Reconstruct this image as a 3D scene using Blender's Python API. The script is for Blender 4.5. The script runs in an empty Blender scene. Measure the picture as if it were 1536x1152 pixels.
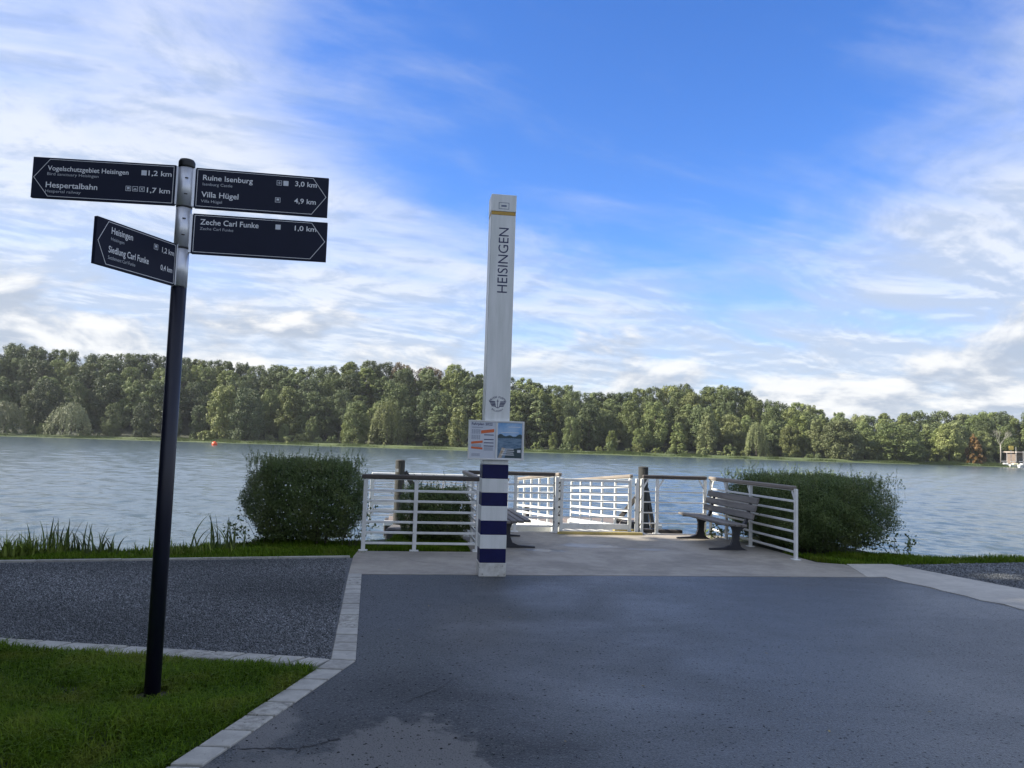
import bpy, bmesh, math, random
import numpy as np
from mathutils import Vector, Matrix, Quaternion

random.seed(7)
RNG = np.random.default_rng(11)
sc = bpy.context.scene
COL = sc.collection
rad = math.radians

# ------------------------------------------------------------------ camera
cam_d = bpy.data.cameras.new('camera')
cam = bpy.data.objects.new('camera', cam_d)
COL.objects.link(cam)
sc.camera = cam
cam_d.sensor_width = 36.0
cam_d.lens = 36.0 * 1154.0 / 1536.0
cam_d.clip_start = 0.05
cam_d.clip_end = 6000.0
_p, _r = rad(4.56), rad(1.77)
_f = Vector((0, math.cos(_p), math.sin(_p)))
_rt0 = Vector((1, 0, 0))
_up0 = _rt0.cross(_f)
_rt = _rt0 * math.cos(_r) + _up0 * math.sin(_r)
_up = -_rt0 * math.sin(_r) + _up0 * math.cos(_r)
cam.matrix_world = Matrix(((_rt.x, _up.x, -_f.x, 0), (_rt.y, _up.y, -_f.y, 0), (_rt.z, _up.z, -_f.z, 1.6), (0, 0, 0, 1)))

# ------------------------------------------------------------------ sun and sky
SUN_EL, SUN_BACK = rad(33), rad(4)          # sun stands at the left, a little behind
to_sun = Vector((-math.cos(SUN_BACK) * math.cos(SUN_EL), -math.sin(SUN_BACK) * math.cos(SUN_EL), math.sin(SUN_EL)))
sun_d = bpy.data.lights.new('sun', 'SUN')
sun_d.energy = 4.4
sun_d.angle = rad(0.53)
sun_d.color = (1.0, 0.93, 0.82)
sun = bpy.data.objects.new('sun', sun_d)
COL.objects.link(sun)
sun.rotation_mode = 'QUATERNION'
sun.rotation_quaternion = to_sun.to_track_quat('Z', 'Y')
sun.location = to_sun * 100

world = bpy.data.worlds.new('World')
sc.world = world
world.use_nodes = True
W = world.node_tree
W.nodes.clear()


class NT:
    """small helper to write node trees"""
    def __init__(self, tree):
        self.t = tree

    def n(self, kind, inputs=None, **props):
        nd = self.t.nodes.new(kind)
        for k, v in props.items():
            setattr(nd, k, v)
        if inputs:
            for k, v in inputs.items():
                self.put(nd, k, v)
        return nd

    def put(self, nd, k, v):
        s = nd.inputs[k]
        if isinstance(v, bpy.types.NodeSocket):
            self.t.links.new(v, s)
        elif isinstance(v, bpy.types.Node):
            self.t.links.new(v.outputs[0], s)
        else:
            s.default_value = v

    def math(self, op, a, b=None, c=None, clamp=False):
        nd = self.t.nodes.new('ShaderNodeMath')
        nd.operation = op
        nd.use_clamp = clamp
        for i, v in enumerate((a, b, c)):
            if v is not None:
                self.put(nd, i, v)
        return nd.outputs[0]

    def mix(self, fac, a, b, blend='MIX'):
        nd = self.t.nodes.new('ShaderNodeMix')
        nd.data_type = 'RGBA'
        nd.blend_type = blend
        for s, v in ((nd.inputs[0], fac), (nd.inputs[6], a), (nd.inputs[7], b)):
            if isinstance(v, bpy.types.NodeSocket):
                self.t.links.new(v, s)
            else:
                if not isinstance(v, (int, float)) and len(v) == 3:
                    v = (*v, 1)
                s.default_value = v
        return nd.outputs[2]

    def ss(self, x, lo, hi, a=0.0, b=1.0):
        nd = self.t.nodes.new('ShaderNodeMapRange')
        nd.interpolation_type = 'SMOOTHSTEP'
        self.put(nd, 0, x)
        for i, v in ((1, lo), (2, hi), (3, a), (4, b)):
            self.put(nd, i, v)
        return nd.outputs[0]

    def noise(self, vec, scale, detail=4.0, rough=0.5, dist=0.0, lac=2.0):
        nd = self.t.nodes.new('ShaderNodeTexNoise')
        self.put(nd, 'Vector', vec)
        self.put(nd, 'Scale', scale)
        self.put(nd, 'Detail', detail)
        self.put(nd, 'Roughness', rough)
        self.put(nd, 'Distortion', dist)
        self.put(nd, 'Lacunarity', lac)
        return nd.outputs[0]

    def vmath(self, op, a, b=None):
        nd = self.t.nodes.new('ShaderNodeVectorMath')
        nd.operation = op
        self.put(nd, 0, a)
        if b is not None:
            self.put(nd, 1, b)
        return nd.outputs['Value'] if op in ('DOT_PRODUCT', 'LENGTH', 'DISTANCE') else nd.outputs[0]

    def comb(self, x, y, z):
        nd = self.t.nodes.new('ShaderNodeCombineXYZ')
        for i, v in enumerate((x, y, z)):
            self.put(nd, i, v)
        return nd.outputs[0]

    def sep(self, v):
        nd = self.t.nodes.new('ShaderNodeSeparateXYZ')
        self.put(nd, 0, v)
        return nd.outputs


g = NT(W)
sky = g.n('ShaderNodeTexSky', sky_type='NISHITA', sun_disc=False, sun_elevation=SUN_EL, sun_rotation=rad(270) - SUN_BACK,
          air_density=1.0, dust_density=0.35, ozone_density=3.0, altitude=60.0)
tc = g.n('ShaderNodeTexCoord')
dvec = g.vmath('NORMALIZE', tc.outputs['Generated'])
dx, dy, dz = g.sep(dvec)
zc = g.math('MAXIMUM', dz, 0.0)
# high thin cloud: a flat layer seen in perspective, combed into streaks
inv = g.math('DIVIDE', 1.0, g.math('ADD', zc, 0.15))
px = g.math('MULTIPLY', dx, inv)
py = g.math('MULTIPLY', dy, inv)
ang = rad(24)
sx = g.math('ADD', g.math('MULTIPLY', px, math.cos(ang)), g.math('MULTIPLY', py, math.sin(ang)))
sy = g.math('SUBTRACT', g.math('MULTIPLY', py, math.cos(ang)), g.math('MULTIPLY', px, math.sin(ang)))
streak_v = g.comb(g.math('MULTIPLY', sx, 0.42), g.math('MULTIPLY', sy, 1.15), 3.7)
streak = g.noise(streak_v, 1.55, 8.0, 0.60, 0.55)
soft_v = g.comb(px, py, 9.1)
soft = g.noise(soft_v, 0.62, 5.0, 0.55, 0.3)
# where the layer is open: a broad clearing up and to the right of the view
hole = g.vmath('DOT_PRODUCT', dvec, (0.09, 0.877, 0.472))
cover = g.ss(hole, 0.88, 0.992, 0.150, -0.06)
low = g.ss(dz, 0.40, 0.12, 0.0, 0.17)
lump_v = g.comb(g.math('MULTIPLY', sx, 0.75), g.math('MULTIPLY', sy, 1.1), 5.3)
lump = g.noise(lump_v, 2.6, 9.0, 0.62, 0.4)
lump2 = g.noise(g.vmath('ADD', lump_v, (0.035, 0.05, 0.0)), 2.6, 9.0, 0.62, 0.4)
c_high = g.math('ADD', g.math('ADD', g.math('ADD', g.math('MULTIPLY', streak, 0.46), g.math('MULTIPLY', soft, 0.40)), g.math('MULTIPLY', lump, 0.34)), g.math('ADD', cover, low))
m_high = g.ss(c_high, 0.56, 0.90)
# heaped cloud standing along the horizon
az = g.math('ARCTAN2', dx, dy)
el = g.math('ARCSINE', zc)
heap_v = g.comb(g.math('MULTIPLY', az, 3.4), g.math('MULTIPLY', el, 7.6), 1.3)
heap = g.noise(heap_v, 1.7, 9.0, 0.56, 0.35)
heap_up = g.noise(g.comb(g.math('MULTIPLY', az, 3.4), g.math('ADD', g.math('MULTIPLY', el, 7.6), 0.13), 1.3), 1.7, 9.0, 0.56, 0.35)
heap_cov = g.ss(el, 0.26, 0.09, -0.26, 0.125)
left = g.ss(az, -0.12, -0.60, 0.0, 0.085)
heap_cov = g.math('ADD', heap_cov, left)
m_heap = g.ss(g.math('ADD', heap, heap_cov), 0.515, 0.66)
relief = g.math('SUBTRACT', heap, heap_up)
lit = g.ss(relief, -0.06, 0.10)
# sky colour
skycol = g.n('ShaderNodeHueSaturation', {'Color': sky.outputs[0], 'Saturation': 1.22, 'Hue': 0.505, 'Value': 1.0}).outputs[0]
skycol = g.mix(1.0, skycol, (0.80, 0.90, 1.16), 'MULTIPLY')
CL = 4.0
hi_col = (0.90 * CL, 0.97 * CL, 1.09 * CL)
top_col = (1.22 * CL, 1.21 * CL, 1.19 * CL)
base_col = (0.56 * CL, 0.64 * CL, 0.77 * CL)
heapcol = g.mix(lit, base_col, top_col)
hi_lit = g.ss(g.math('ADD', g.math('MULTIPLY', g.math('SUBTRACT', lump2, lump), 2.0), soft), 0.34, 0.68)
hi_mix = g.mix(hi_lit, (0.68 * CL, 0.78 * CL, 0.94 * CL), (1.04 * CL, 1.08 * CL, 1.14 * CL))
c1 = g.mix(g.math('MULTIPLY', m_high, 0.88), skycol, hi_mix)
c2 = g.mix(g.math('MULTIPLY', m_heap, 0.82), c1, heapcol)
bg = g.n('ShaderNodeBackground', {'Color': c2, 'Strength': 0.085})
wo = g.n('ShaderNodeOutputWorld')
W.links.new(bg.outputs[0], wo.inputs[0])

sc.view_settings.view_transform = 'Standard'
sc.view_settings.look = 'None'
sc.view_settings.gamma = 1.0
sc.view_settings.use_curve_mapping = False
sc.view_settings.exposure = 1.36
sc.cycles.use_denoising = True
sc.cycles.max_bounces = 8
sc.cycles.transparent_max_bounces = 16
sc.cycles.caustics_reflective = False
sc.cycles.caustics_refractive = False

# ------------------------------------------------------------------ materials
MATS = {}


def new_mat(name):
    m = bpy.data.materials.new(name)
    m.use_nodes = True
    t = m.node_tree
    t.nodes.clear()
    g = NT(t)
    out = g.n('ShaderNodeOutputMaterial')
    MATS[name] = m
    return m, g, out


def principled(g, out, **kw):
    b = g.n('ShaderNodeBsdfPrincipled')
    for k, v in kw.items():
        k = k.replace('_', ' ')
        if isinstance(v, tuple) and len(v) == 3:
            v = (*v, 1)
        g.put(b, k, v)
    g.t.links.new(b.outputs[0], out.inputs[0])
    return b


def bump(g, h, strength=0.3, dist=0.01):
    return g.n('ShaderNodeBump', {'Height': h, 'Strength': strength, 'Distance': dist}).outputs[0]


def simple(name, c1, c2=None, scale=8.0, rough=0.5, metal=0.0, bs=0.15, bd=0.004, detail=6.0, stretch=(1, 1, 1), rvar=0.15, spec=0.5, spots=None):
    m, g, out = new_mat(name)
    c2 = c2 or c1
    tc = g.n('ShaderNodeTexCoord').outputs['Object']
    v = g.vmath('MULTIPLY', tc, stretch)
    nz = g.noise(v, scale, detail, 0.6)
    fine = g.noise(v, scale * 7.0, 3.0, 0.6)
    col = g.mix(g.ss(nz, 0.3, 0.7), c1, c2)
    if spots:
        sp = g.ss(g.noise(tc, spots[0], 4.0, 0.6), spots[1], spots[1] + 0.06, 0.0, spots[3])
        col = g.mix(sp, col, spots[2])
    r = g.math('ADD', rough - rvar * 0.5, g.math('MULTIPLY', nz, rvar))
    principled(g, out, Base_Color=col, Roughness=r, Metallic=metal, Specular_IOR_Level=spec, Normal=bump(g, fine, bs, bd))
    return m


simple('white_paint', (0.80, 0.80, 0.77), (0.66, 0.67, 0.63), 5.0, 0.40, bs=0.10, bd=0.002, spots=(26.0, 0.66, (0.30, 0.20, 0.12), 0.7))
simple('column_white', (0.84, 0.85, 0.82), (0.70, 0.72, 0.68), 5.0, 0.36, bs=0.06, bd=0.002, stretch=(2.0, 2.0, 0.22), spots=(19.0, 0.68, (0.42, 0.40, 0.36), 0.5))
simple('column_foot', (0.74, 0.73, 0.68), (0.50, 0.48, 0.42), 9.0, 0.45, bs=0.1, bd=0.003, spots=(22.0, 0.60, (0.22, 0.19, 0.14), 0.6))
simple('column_blue', (0.006, 0.008, 0.062), (0.008, 0.011, 0.078), 9.0, 0.42, bs=0.05, bd=0.002, spec=0.22, spots=(24.0, 0.70, (0.10, 0.11, 0.16), 0.6))
simple('column_yellow', (0.60, 0.36, 0.05), (0.50, 0.30, 0.045), 9.0, 0.4)
simple('print_blue', (0.020, 0.028, 0.10), None, 5, 0.5, bs=0.0)
simple('print_white', (0.80, 0.82, 0.84), None, 5, 0.45, bs=0.0)
simple('print_grey', (0.50, 0.53, 0.57), None, 5, 0.5, bs=0.0)
simple('print_pale', (0.60, 0.64, 0.70), (0.66, 0.69, 0.73), 9, 0.4, bs=0.0)
simple('print_orange', (0.72, 0.16, 0.045), None, 5, 0.5, bs=0.0)
simple('print_text', (0.16, 0.19, 0.27), None, 5, 0.5, bs=0.0)
simple('poster_sky', (0.16, 0.37, 0.66), (0.40, 0.58, 0.78), 7, 0.3, bs=0.0)
simple('poster_hill', (0.018, 0.045, 0.055), (0.03, 0.07, 0.09), 20, 0.3, bs=0.0)
simple('poster_water', (0.07, 0.15, 0.24), (0.20, 0.31, 0.42), 14, 0.3, bs=0.0, stretch=(1, 1, 5))
simple('poster_deck', (0.40, 0.28, 0.15), (0.62, 0.58, 0.50), 30, 0.3, bs=0.0)
simple('sign_navy', (0.006, 0.010, 0.028), (0.009, 0.013, 0.034), 6.0, 0.62, bs=0.05, bd=0.002, spec=0.3)
simple('post_navy', (0.004, 0.005, 0.016), (0.006, 0.008, 0.020), 10.0, 0.42, bs=0.08, bd=0.002)
simple('black_rubber', (0.012, 0.012, 0.013), None, 10.0, 0.5)
simple('steel', (0.70, 0.72, 0.75), (0.62, 0.64, 0.68), 14.0, 0.36, metal=0.55, bs=0.04, bd=0.001, stretch=(1, 1, 0.1))
simple('dark_steel', (0.10, 0.105, 0.11), (0.07, 0.072, 0.075), 14.0, 0.45, metal=0.7)
simple('cast_iron', (0.016, 0.018, 0.026), (0.024, 0.026, 0.034), 18.0, 0.5, bs=0.3, bd=0.003)
simple('bench_wood', (0.225, 0.205, 0.180), (0.125, 0.115, 0.105), 9.0, 0.75, bs=0.5, bd=0.003, stretch=(0.12, 1, 1))
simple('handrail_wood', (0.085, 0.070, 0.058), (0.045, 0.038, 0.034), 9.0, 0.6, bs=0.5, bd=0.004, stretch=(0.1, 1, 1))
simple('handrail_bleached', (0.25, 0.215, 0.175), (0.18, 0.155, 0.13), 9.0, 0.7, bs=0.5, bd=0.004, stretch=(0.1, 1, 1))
simple('pile_wood', (0.046, 0.046, 0.040), (0.024, 0.025, 0.023), 7.0, 0.8, bs=0.7, bd=0.012, stretch=(1, 1, 0.12))
simple('wet_timber', (0.035, 0.032, 0.030), (0.06, 0.055, 0.050), 7.0, 0.6, bs=0.6, bd=0.01)
simple('pontoon_red', (0.20, 0.155, 0.13), (0.15, 0.13, 0.115), 4.0, 0.75, bs=0.4, bd=0.006)
simple('yellow_plate', (0.46, 0.36, 0.11), (0.36, 0.29, 0.11), 12.0, 0.55, bs=0.2, bd=0.003)
simple('ramp_boards', (0.45, 0.44, 0.41), (0.34, 0.335, 0.31), 6.0, 0.7, bs=0.4, bd=0.004, stretch=(1, 0.2, 1))
simple('kerb_concrete', (0.44, 0.43, 0.385), (0.33, 0.325, 0.295), 9.0, 0.8, bs=0.5, bd=0.004, spots=(34.0, 0.66, (0.08, 0.07, 0.055), 0.7))
simple('kerb_worn', (0.38, 0.37, 0.335), (0.27, 0.265, 0.24), 14.0, 0.85, bs=0.5, bd=0.004)
simple('kerb_stained', (0.46, 0.45, 0.40), (0.24, 0.235, 0.21), 22.0, 0.85, bs=0.6, bd=0.004, spots=(30.0, 0.62, (0.07, 0.06, 0.045), 0.8))
simple('buoy_orange', (0.80, 0.11, 0.03), None, 3, 0.4)
simple('bark', (0.085, 0.068, 0.050), (0.045, 0.037, 0.030), 6.0, 0.85, bs=0.8, bd=0.02, stretch=(1, 1, 0.2))
simple('pale_bark', (0.30, 0.28, 0.235), (0.22, 0.21, 0.18), 2.0, 0.8)
simple('earth', (0.055, 0.045, 0.032), (0.035, 0.032, 0.022), 6.0, 0.95, bs=0.6, bd=0.02)
simple('club_wall', (0.20, 0.155, 0.125), (0.16, 0.13, 0.11), 1.0, 0.8)
simple('club_roof', (0.42, 0.36, 0.31), None, 1.0, 0.8)
simple('club_glass', (0.03, 0.035, 0.04), None, 1.0, 0.1)
simple('club_yellow', (0.75, 0.55, 0.12), None, 1.0, 0.6)
simple('boat_white', (0.62, 0.62, 0.60), None, 1.0, 0.35)
simple('boat_cream', (0.72, 0.68, 0.45), None, 1.0, 0.5)
simple('stone_block', (0.13, 0.125, 0.12), (0.075, 0.073, 0.072), 6.0, 0.85, bs=0.6, bd=0.01)
simple('litter_leaf', (0.10, 0.075, 0.035), (0.32, 0.26, 0.12), 3.0, 0.7)
simple('litter_dark', (0.012, 0.012, 0.012), None, 3.0, 0.8)


def mat_asphalt():
    m, g, out = new_mat('asphalt')
    tc = g.n('ShaderNodeTexCoord').outputs['Object']
    x, y, z = g.sep(tc)
    broad = g.noise(tc, 0.55, 4.0, 0.55, 0.4)
    mid = g.noise(g.vmath('MULTIPLY', tc, (0.55, 1.5, 1)), 1.3, 5.0, 0.6, 0.2)
    edge = g.noise(tc, 6.0, 5.0, 0.65)
    vor = g.n('ShaderNodeTexVoronoi', {'Vector': tc, 'Scale': 105.0}, feature='F1')
    grain = vor.outputs['Distance']
    cellc = g.sep(vor.outputs['Color'])[0]
    fine = g.noise(tc, 260.0, 2.0, 0.6)
    # drying patches beside the kerb, at the foot of the picture
    def blob(cx, cy, rx, ry, soft=0.25):
        ex = g.math('DIVIDE', g.math('SUBTRACT', x, cx), rx)
        ey = g.math('DIVIDE', g.math('SUBTRACT', y, cy), ry)
        d = g.math('SQRT', g.math('ADD', g.math('MULTIPLY', ex, ex), g.math('MULTIPLY', ey, ey)))
        d = g.math('ADD', d, g.math('MULTIPLY', g.math('SUBTRACT', edge, 0.5), 1.1))
        return g.ss(d, 1.0 + soft, 1.0 - soft)
    dry = g.math('MAXIMUM', blob(-0.50, 3.75, 0.44, 0.86, 0.10), blob(-1.32, 4.42, 0.17, 0.33, 0.2))
    dry = g.math('MAXIMUM', dry, blob(-0.85, 3.55, 0.75, 0.50, 0.2))
    dry = g.math('MAXIMUM', dry, g.math('MULTIPLY', blob(-0.25, 7.0, 0.40, 0.9, 0.6), 0.35))
    damp = g.ss(g.math('ADD', g.math('MULTIPLY', broad, 0.6), g.math('MULTIPLY', mid, 0.4)), 0.40, 0.62)
    film = g.ss(g.math('ADD', x, g.math('MULTIPLY', g.math('SUBTRACT', broad, 0.5), 6.0)), -0.6, 1.6)
    base = g.mix(damp, (0.080, 0.088, 0.092), (0.046, 0.052, 0.056))
    base = g.mix(film, base, (0.078, 0.086, 0.091))
    base = g.mix(1.0, base, g.mix(g.ss(g.math('ADD', g.math('MULTIPLY', g.noise(tc, 150.0, 2.0, 0.7), 0.5), g.math('MULTIPLY', g.noise(tc, 62.0, 2.0, 0.6), 0.5)), 0.36, 0.64), (0.45, 0.45, 0.45), (1.6, 1.6, 1.6)), 'MULTIPLY')
    ring = g.math('MAXIMUM', blob(-0.55, 4.75, 0.75, 0.75, 0.45), blob(0.05, 4.1, 0.42, 0.75, 0.4))
    base = g.mix(g.math('MULTIPLY', ring, 0.62), base, (0.022, 0.025, 0.028))
    base = g.mix(g.math('MULTIPLY', dry, 0.9), base, (0.185, 0.187, 0.186))
    base = g.mix(g.ss(cellc, 0.80, 0.98, 0.0, 0.55), base, (0.15, 0.15, 0.15))
    pits = g.math('MAXIMUM', g.ss(g.noise(tc, 34.0, 2.0, 0.5), 0.645, 0.685), g.math('MULTIPLY', g.ss(g.noise(tc, 95.0, 2.0, 0.55), 0.60, 0.70), 0.7))
    base = g.mix(g.math('MULTIPLY', pits, 0.95), base, (0.006, 0.006, 0.007))
    r = g.math('SUBTRACT', g.math('SUBTRACT', 0.62, g.math('MULTIPLY', damp, 0.10)), g.math('MULTIPLY', film, 0.12))
    r = g.math('ADD', r, g.math('MULTIPLY', dry, 0.25))
    r = g.math('ADD', r, g.math('MULTIPLY', g.math('SUBTRACT', edge, 0.5), 0.15))
    h = g.math('ADD', g.math('MULTIPLY', grain, -1.0), g.math('MULTIPLY', fine, 0.35))
    h = g.math('SUBTRACT', h, g.math('MULTIPLY', pits, 1.2))
    spec = g.math('MULTIPLY', g.math('SUBTRACT', g.math('ADD', g.math('ADD', 0.24, g.math('MULTIPLY', damp, 0.16)), g.math('MULTIPLY', film, 0.5)), g.math('MULTIPLY', dry, 0.2)), g.math('SUBTRACT', 1.0, g.math('MULTIPLY', pits, 0.9)))
    principled(g, out, Base_Color=base, Roughness=r, Specular_IOR_Level=spec, Normal=bump(g, h, 0.6, 0.008))


mat_asphalt()


def mat_concrete(name, c1, c2, puddle=None, rough=0.72):
    m, g, out = new_mat(name)
    tc = g.n('ShaderNodeTexCoord').outputs['Object']
    x, y, z = g.sep(tc)
    broad = g.noise(tc, 1.1, 6.0, 0.62, 0.4)
    mid = g.noise(tc, 7.0, 6.0, 0.65)
    fine = g.noise(tc, 120.0, 3.0, 0.6)
    vor = g.n('ShaderNodeTexVoronoi', {'Vector': tc, 'Scale': 85.0}, feature='F1').outputs['Distance']
    base = g.mix(g.ss(g.math('ADD', g.math('MULTIPLY', broad, 0.65), g.math('MULTIPLY', mid, 0.35)), 0.36, 0.64), c1, c2)
    base = g.mix(g.ss(fine, 0.6, 0.8, 0, 0.4), base, (0.06, 0.058, 0.055))
    r = g.math('ADD', rough, g.math('MULTIPLY', g.math('SUBTRACT', broad, 0.5), 0.3))
    if puddle:
        wet = None
        for cx, cy, rx, ry in puddle:
            ex = g.math('DIVIDE', g.math('SUBTRACT', x, cx), rx)
            ey = g.math('DIVIDE', g.math('SUBTRACT', y, cy), ry)
            d = g.math('SQRT', g.math('ADD', g.math('MULTIPLY', ex, ex), g.math('MULTIPLY', ey, ey)))
            d = g.math('ADD', d, g.math('MULTIPLY', g.math('SUBTRACT', mid, 0.5), 1.2))
            w = g.ss(d, 1.25, 0.7)
            wet = w if wet is None else g.math('MAXIMUM', wet, w)
        base = g.mix(g.math('MULTIPLY', wet, 0.55), base, (0.05, 0.05, 0.052))
        r = g.math('SUBTRACT', r, g.math('MULTIPLY', wet, 0.40))
        bs = g.math('SUBTRACT', 0.4, g.math('MULTIPLY', wet, 0.36))
    else:
        bs = 0.4
    nrm = g.n('ShaderNodeBump', {'Height': g.math('ADD', fine, vor), 'Strength': bs, 'Distance': 0.004}).outputs[0]
    principled(g, out, Base_Color=base, Roughness=r, Normal=nrm)


mat_concrete('apron_concrete', (0.37, 0.335, 0.275), (0.235, 0.215, 0.18),
             [(1.35, 12.75, 0.50, 0.26), (0.62, 12.02, 0.32, 0.14), (2.2, 12.5, 0.35, 0.12)])
mat_concrete('strip_concrete', (0.50, 0.475, 0.41), (0.36, 0.345, 0.305))


def mat_gravel():
    m, g, out = new_mat('gravel')
    tc = g.n('ShaderNodeTexCoord').outputs['Object']
    vor = g.n('ShaderNodeTexVoronoi', {'Vector': tc, 'Scale': 95.0}, feature='F1')
    cc = g.sep(vor.outputs['Color'])
    broad = g.noise(tc, 0.9, 4.0, 0.6)
    base = g.mix(g.ss(cc[0], 0.05, 1.0), (0.060, 0.068, 0.073), (0.230, 0.246, 0.256))
    base = g.mix(g.ss(broad, 0.35, 0.65, 0.0, 0.3), base, (0.115, 0.113, 0.108))
    principled(g, out, Base_Color=base, Roughness=0.72, Normal=bump(g, g.math('SUBTRACT', g.math('MULTIPLY', cc[1], 0.8), vor.outputs['Distance']), 0.8, 0.012))
    m, g, out = new_mat('gravel_chip')
    at = g.n('ShaderNodeAttribute', attribute_name='tone').outputs['Fac']
    base = g.mix(at, (0.065, 0.073, 0.077), (0.40, 0.42, 0.435))
    principled(g, out, Base_Color=base, Roughness=0.7)


mat_gravel()


def mat_leaf(name, dark, light, warm, rough=0.55, trans=0.14, objvar=0.0, spec=0.25):
    m, g, out = new_mat(name)
    at = g.n('ShaderNodeAttribute', attribute_name='tone').outputs['Fac']
    col = g.mix(at, dark, light)
    tc = g.n('ShaderNodeTexCoord').outputs['Object']
    nz = g.noise(tc, 0.45 if objvar else 2.6, 2.0, 0.5)
    col = g.mix(g.ss(nz, 0.45, 0.75, 0.0, 0.45), col, warm)
    if objvar:
        rnd = g.n('ShaderNodeObjectInfo').outputs['Random']
        col = g.mix(g.ss(rnd, 0.0, 1.0, 0.0, objvar), col, warm)
        rnd2 = g.math('FRACT', g.math('MULTIPLY', rnd, 7.31))
        val = g.math('ADD', 0.72, g.math('MULTIPLY', rnd2, 0.5))
        col = g.n('ShaderNodeHueSaturation', {'Color': col, 'Value': val, 'Saturation': g.math('ADD', 0.85, g.math('MULTIPLY', rnd, 0.2))}).outputs[0]
    b = g.n('ShaderNodeBsdfPrincipled')
    g.put(b, 'Base Color', col)
    g.put(b, 'Roughness', rough)
    g.put(b, 'Specular IOR Level', spec)
    tr = g.n('ShaderNodeBsdfTranslucent', {'Color': col})
    mx = g.n('ShaderNodeMixShader', {0: trans, 1: b.outputs[0], 2: tr.outputs[0]})
    g.t.links.new(mx.outputs[0], out.inputs[0])
    return m


mat_leaf('leaf_wood', (0.060, 0.088, 0.026), (0.190, 0.245, 0.078), (0.235, 0.250, 0.088), objvar=0.35)
mat_leaf('leaf_dark', (0.042, 0.066, 0.025), (0.130, 0.172, 0.064), (0.160, 0.175, 0.068), objvar=0.25)
mat_leaf('leaf_light', (0.085, 0.118, 0.034), (0.245, 0.275, 0.100), (0.26, 0.26, 0.105), objvar=0.25)
mat_leaf('leaf_willow', (0.095, 0.120, 0.050), (0.235, 0.255, 0.125), (0.24, 0.245, 0.12), objvar=0.15)
mat_leaf('leaf_bronze', (0.075, 0.055, 0.028), (0.175, 0.125, 0.060), (0.20, 0.14, 0.06), objvar=0.2)
mat_leaf('leaf_orange', (0.110, 0.062, 0.022), (0.26, 0.150, 0.050), (0.22, 0.17, 0.06), objvar=0.1)
mat_leaf('leaf_hedge', (0.040, 0.072, 0.022), (0.165, 0.225, 0.072), (0.215, 0.230, 0.075), rough=0.5)
mat_leaf('leaf_reed', (0.045, 0.075, 0.022), (0.13, 0.18, 0.055), (0.16, 0.16, 0.06), rough=0.5)
mat_leaf('leaf_lime', (0.075, 0.105, 0.028), (0.15, 0.19, 0.055), (0.16, 0.17, 0.06), rough=0.5)
mat_leaf('leaf_weed', (0.11, 0.16, 0.03), (0.25, 0.32, 0.06), (0.24, 0.27, 0.06), rough=0.55, spec=0.1)
mat_leaf('grass_blade', (0.046, 0.098, 0.007), (0.165, 0.265, 0.020), (0.240, 0.240, 0.045), rough=0.6, trans=0.3, spec=0.06)
mat_leaf('shade_leaf', (0.025, 0.045, 0.018), (0.05, 0.08, 0.03), (0.06, 0.08, 0.03), trans=0.1)

simple('lawn_soil', (0.020, 0.036, 0.012), (0.040, 0.045, 0.020), 14.0, 0.95, bs=0.6, bd=0.02)
simple('far_grass', (0.050, 0.075, 0.024), (0.090, 0.115, 0.038), 0.25, 0.95, bs=0.6, bd=0.2)
simple('forest_floor', (0.022, 0.030, 0.014), (0.035, 0.040, 0.020), 0.2, 0.95, bs=0.4, bd=0.2)


def mat_water():
    m, g, out = new_mat('water')
    tc = g.n('ShaderNodeTexCoord').outputs['Object']
    v1 = g.vmath('MULTIPLY', tc, (0.55, 1.0, 1.0))
    n1 = g.noise(v1, 6.5, 4.0, 0.6, 0.3)
    n2 = g.noise(g.vmath('MULTIPLY', tc, (0.4, 1.0, 1.0)), 0.75, 3.0, 0.55, 0.2)
    h = g.math('ADD', g.math('MULTIPLY', n1, 0.034), g.math('MULTIPLY', n2, 0.035))
    gust = g.noise(g.vmath('MULTIPLY', tc, (0.25, 1.0, 1.0)), 0.035, 3.0, 0.6)
    st = g.math('ADD', 0.55, g.math('MULTIPLY', gust, 0.6))
    nrm = g.n('ShaderNodeBump', {'Height': h, 'Strength': st, 'Distance': 0.42}).outputs[0]
    principled(g, out, Base_Color=(0.060, 0.088, 0.105), Roughness=0.15, IOR=1.33, Normal=nrm)


mat_water()


def M_(name):
    return MATS[name]


# ------------------------------------------------------------------ mesh helpers
def link(o, parent=None):
    COL.objects.link(o)
    if parent is not None:
        o.parent = parent
    return o


def tag(o, label=None, cat=None, group=None, kind=None):
    if label:
        o['label'] = label
    if cat:
        o['category'] = cat
    if group:
        o['group'] = group
    if kind:
        o['kind'] = kind
    return o


def empty(name, loc=(0, 0, 0), rz=0.0, **kw):
    o = bpy.data.objects.new(name, None)
    o.empty_display_size = 0.2
    o.location = loc
    o.rotation_euler = (0, 0, rz)
    link(o)
    return tag(o, **kw)


TEXT_CACHE = {}


def text_shape(s, offset=0.0):
    key = (s, offset)
    if key not in TEXT_CACHE:
        cu = bpy.data.curves.new('lettering_source', 'FONT')
        cu.body = s
        cu.size = 1.0
        cu.offset = offset
        cu.resolution_u = 3
        ob = bpy.data.objects.new('lettering_source', cu)
        COL.objects.link(ob)
        dg = bpy.context.evaluated_depsgraph_get()
        me = ob.evaluated_get(dg).to_mesh()
        vs = [(v.co.x, v.co.y) for v in me.vertices]
        fs = [tuple(p.vertices) for p in me.polygons]
        ob.evaluated_get(dg).to_mesh_clear()
        bpy.data.objects.remove(ob)
        bpy.data.curves.remove(cu)
        TEXT_CACHE[key] = (vs, fs)
    return TEXT_CACHE[key]


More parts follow.
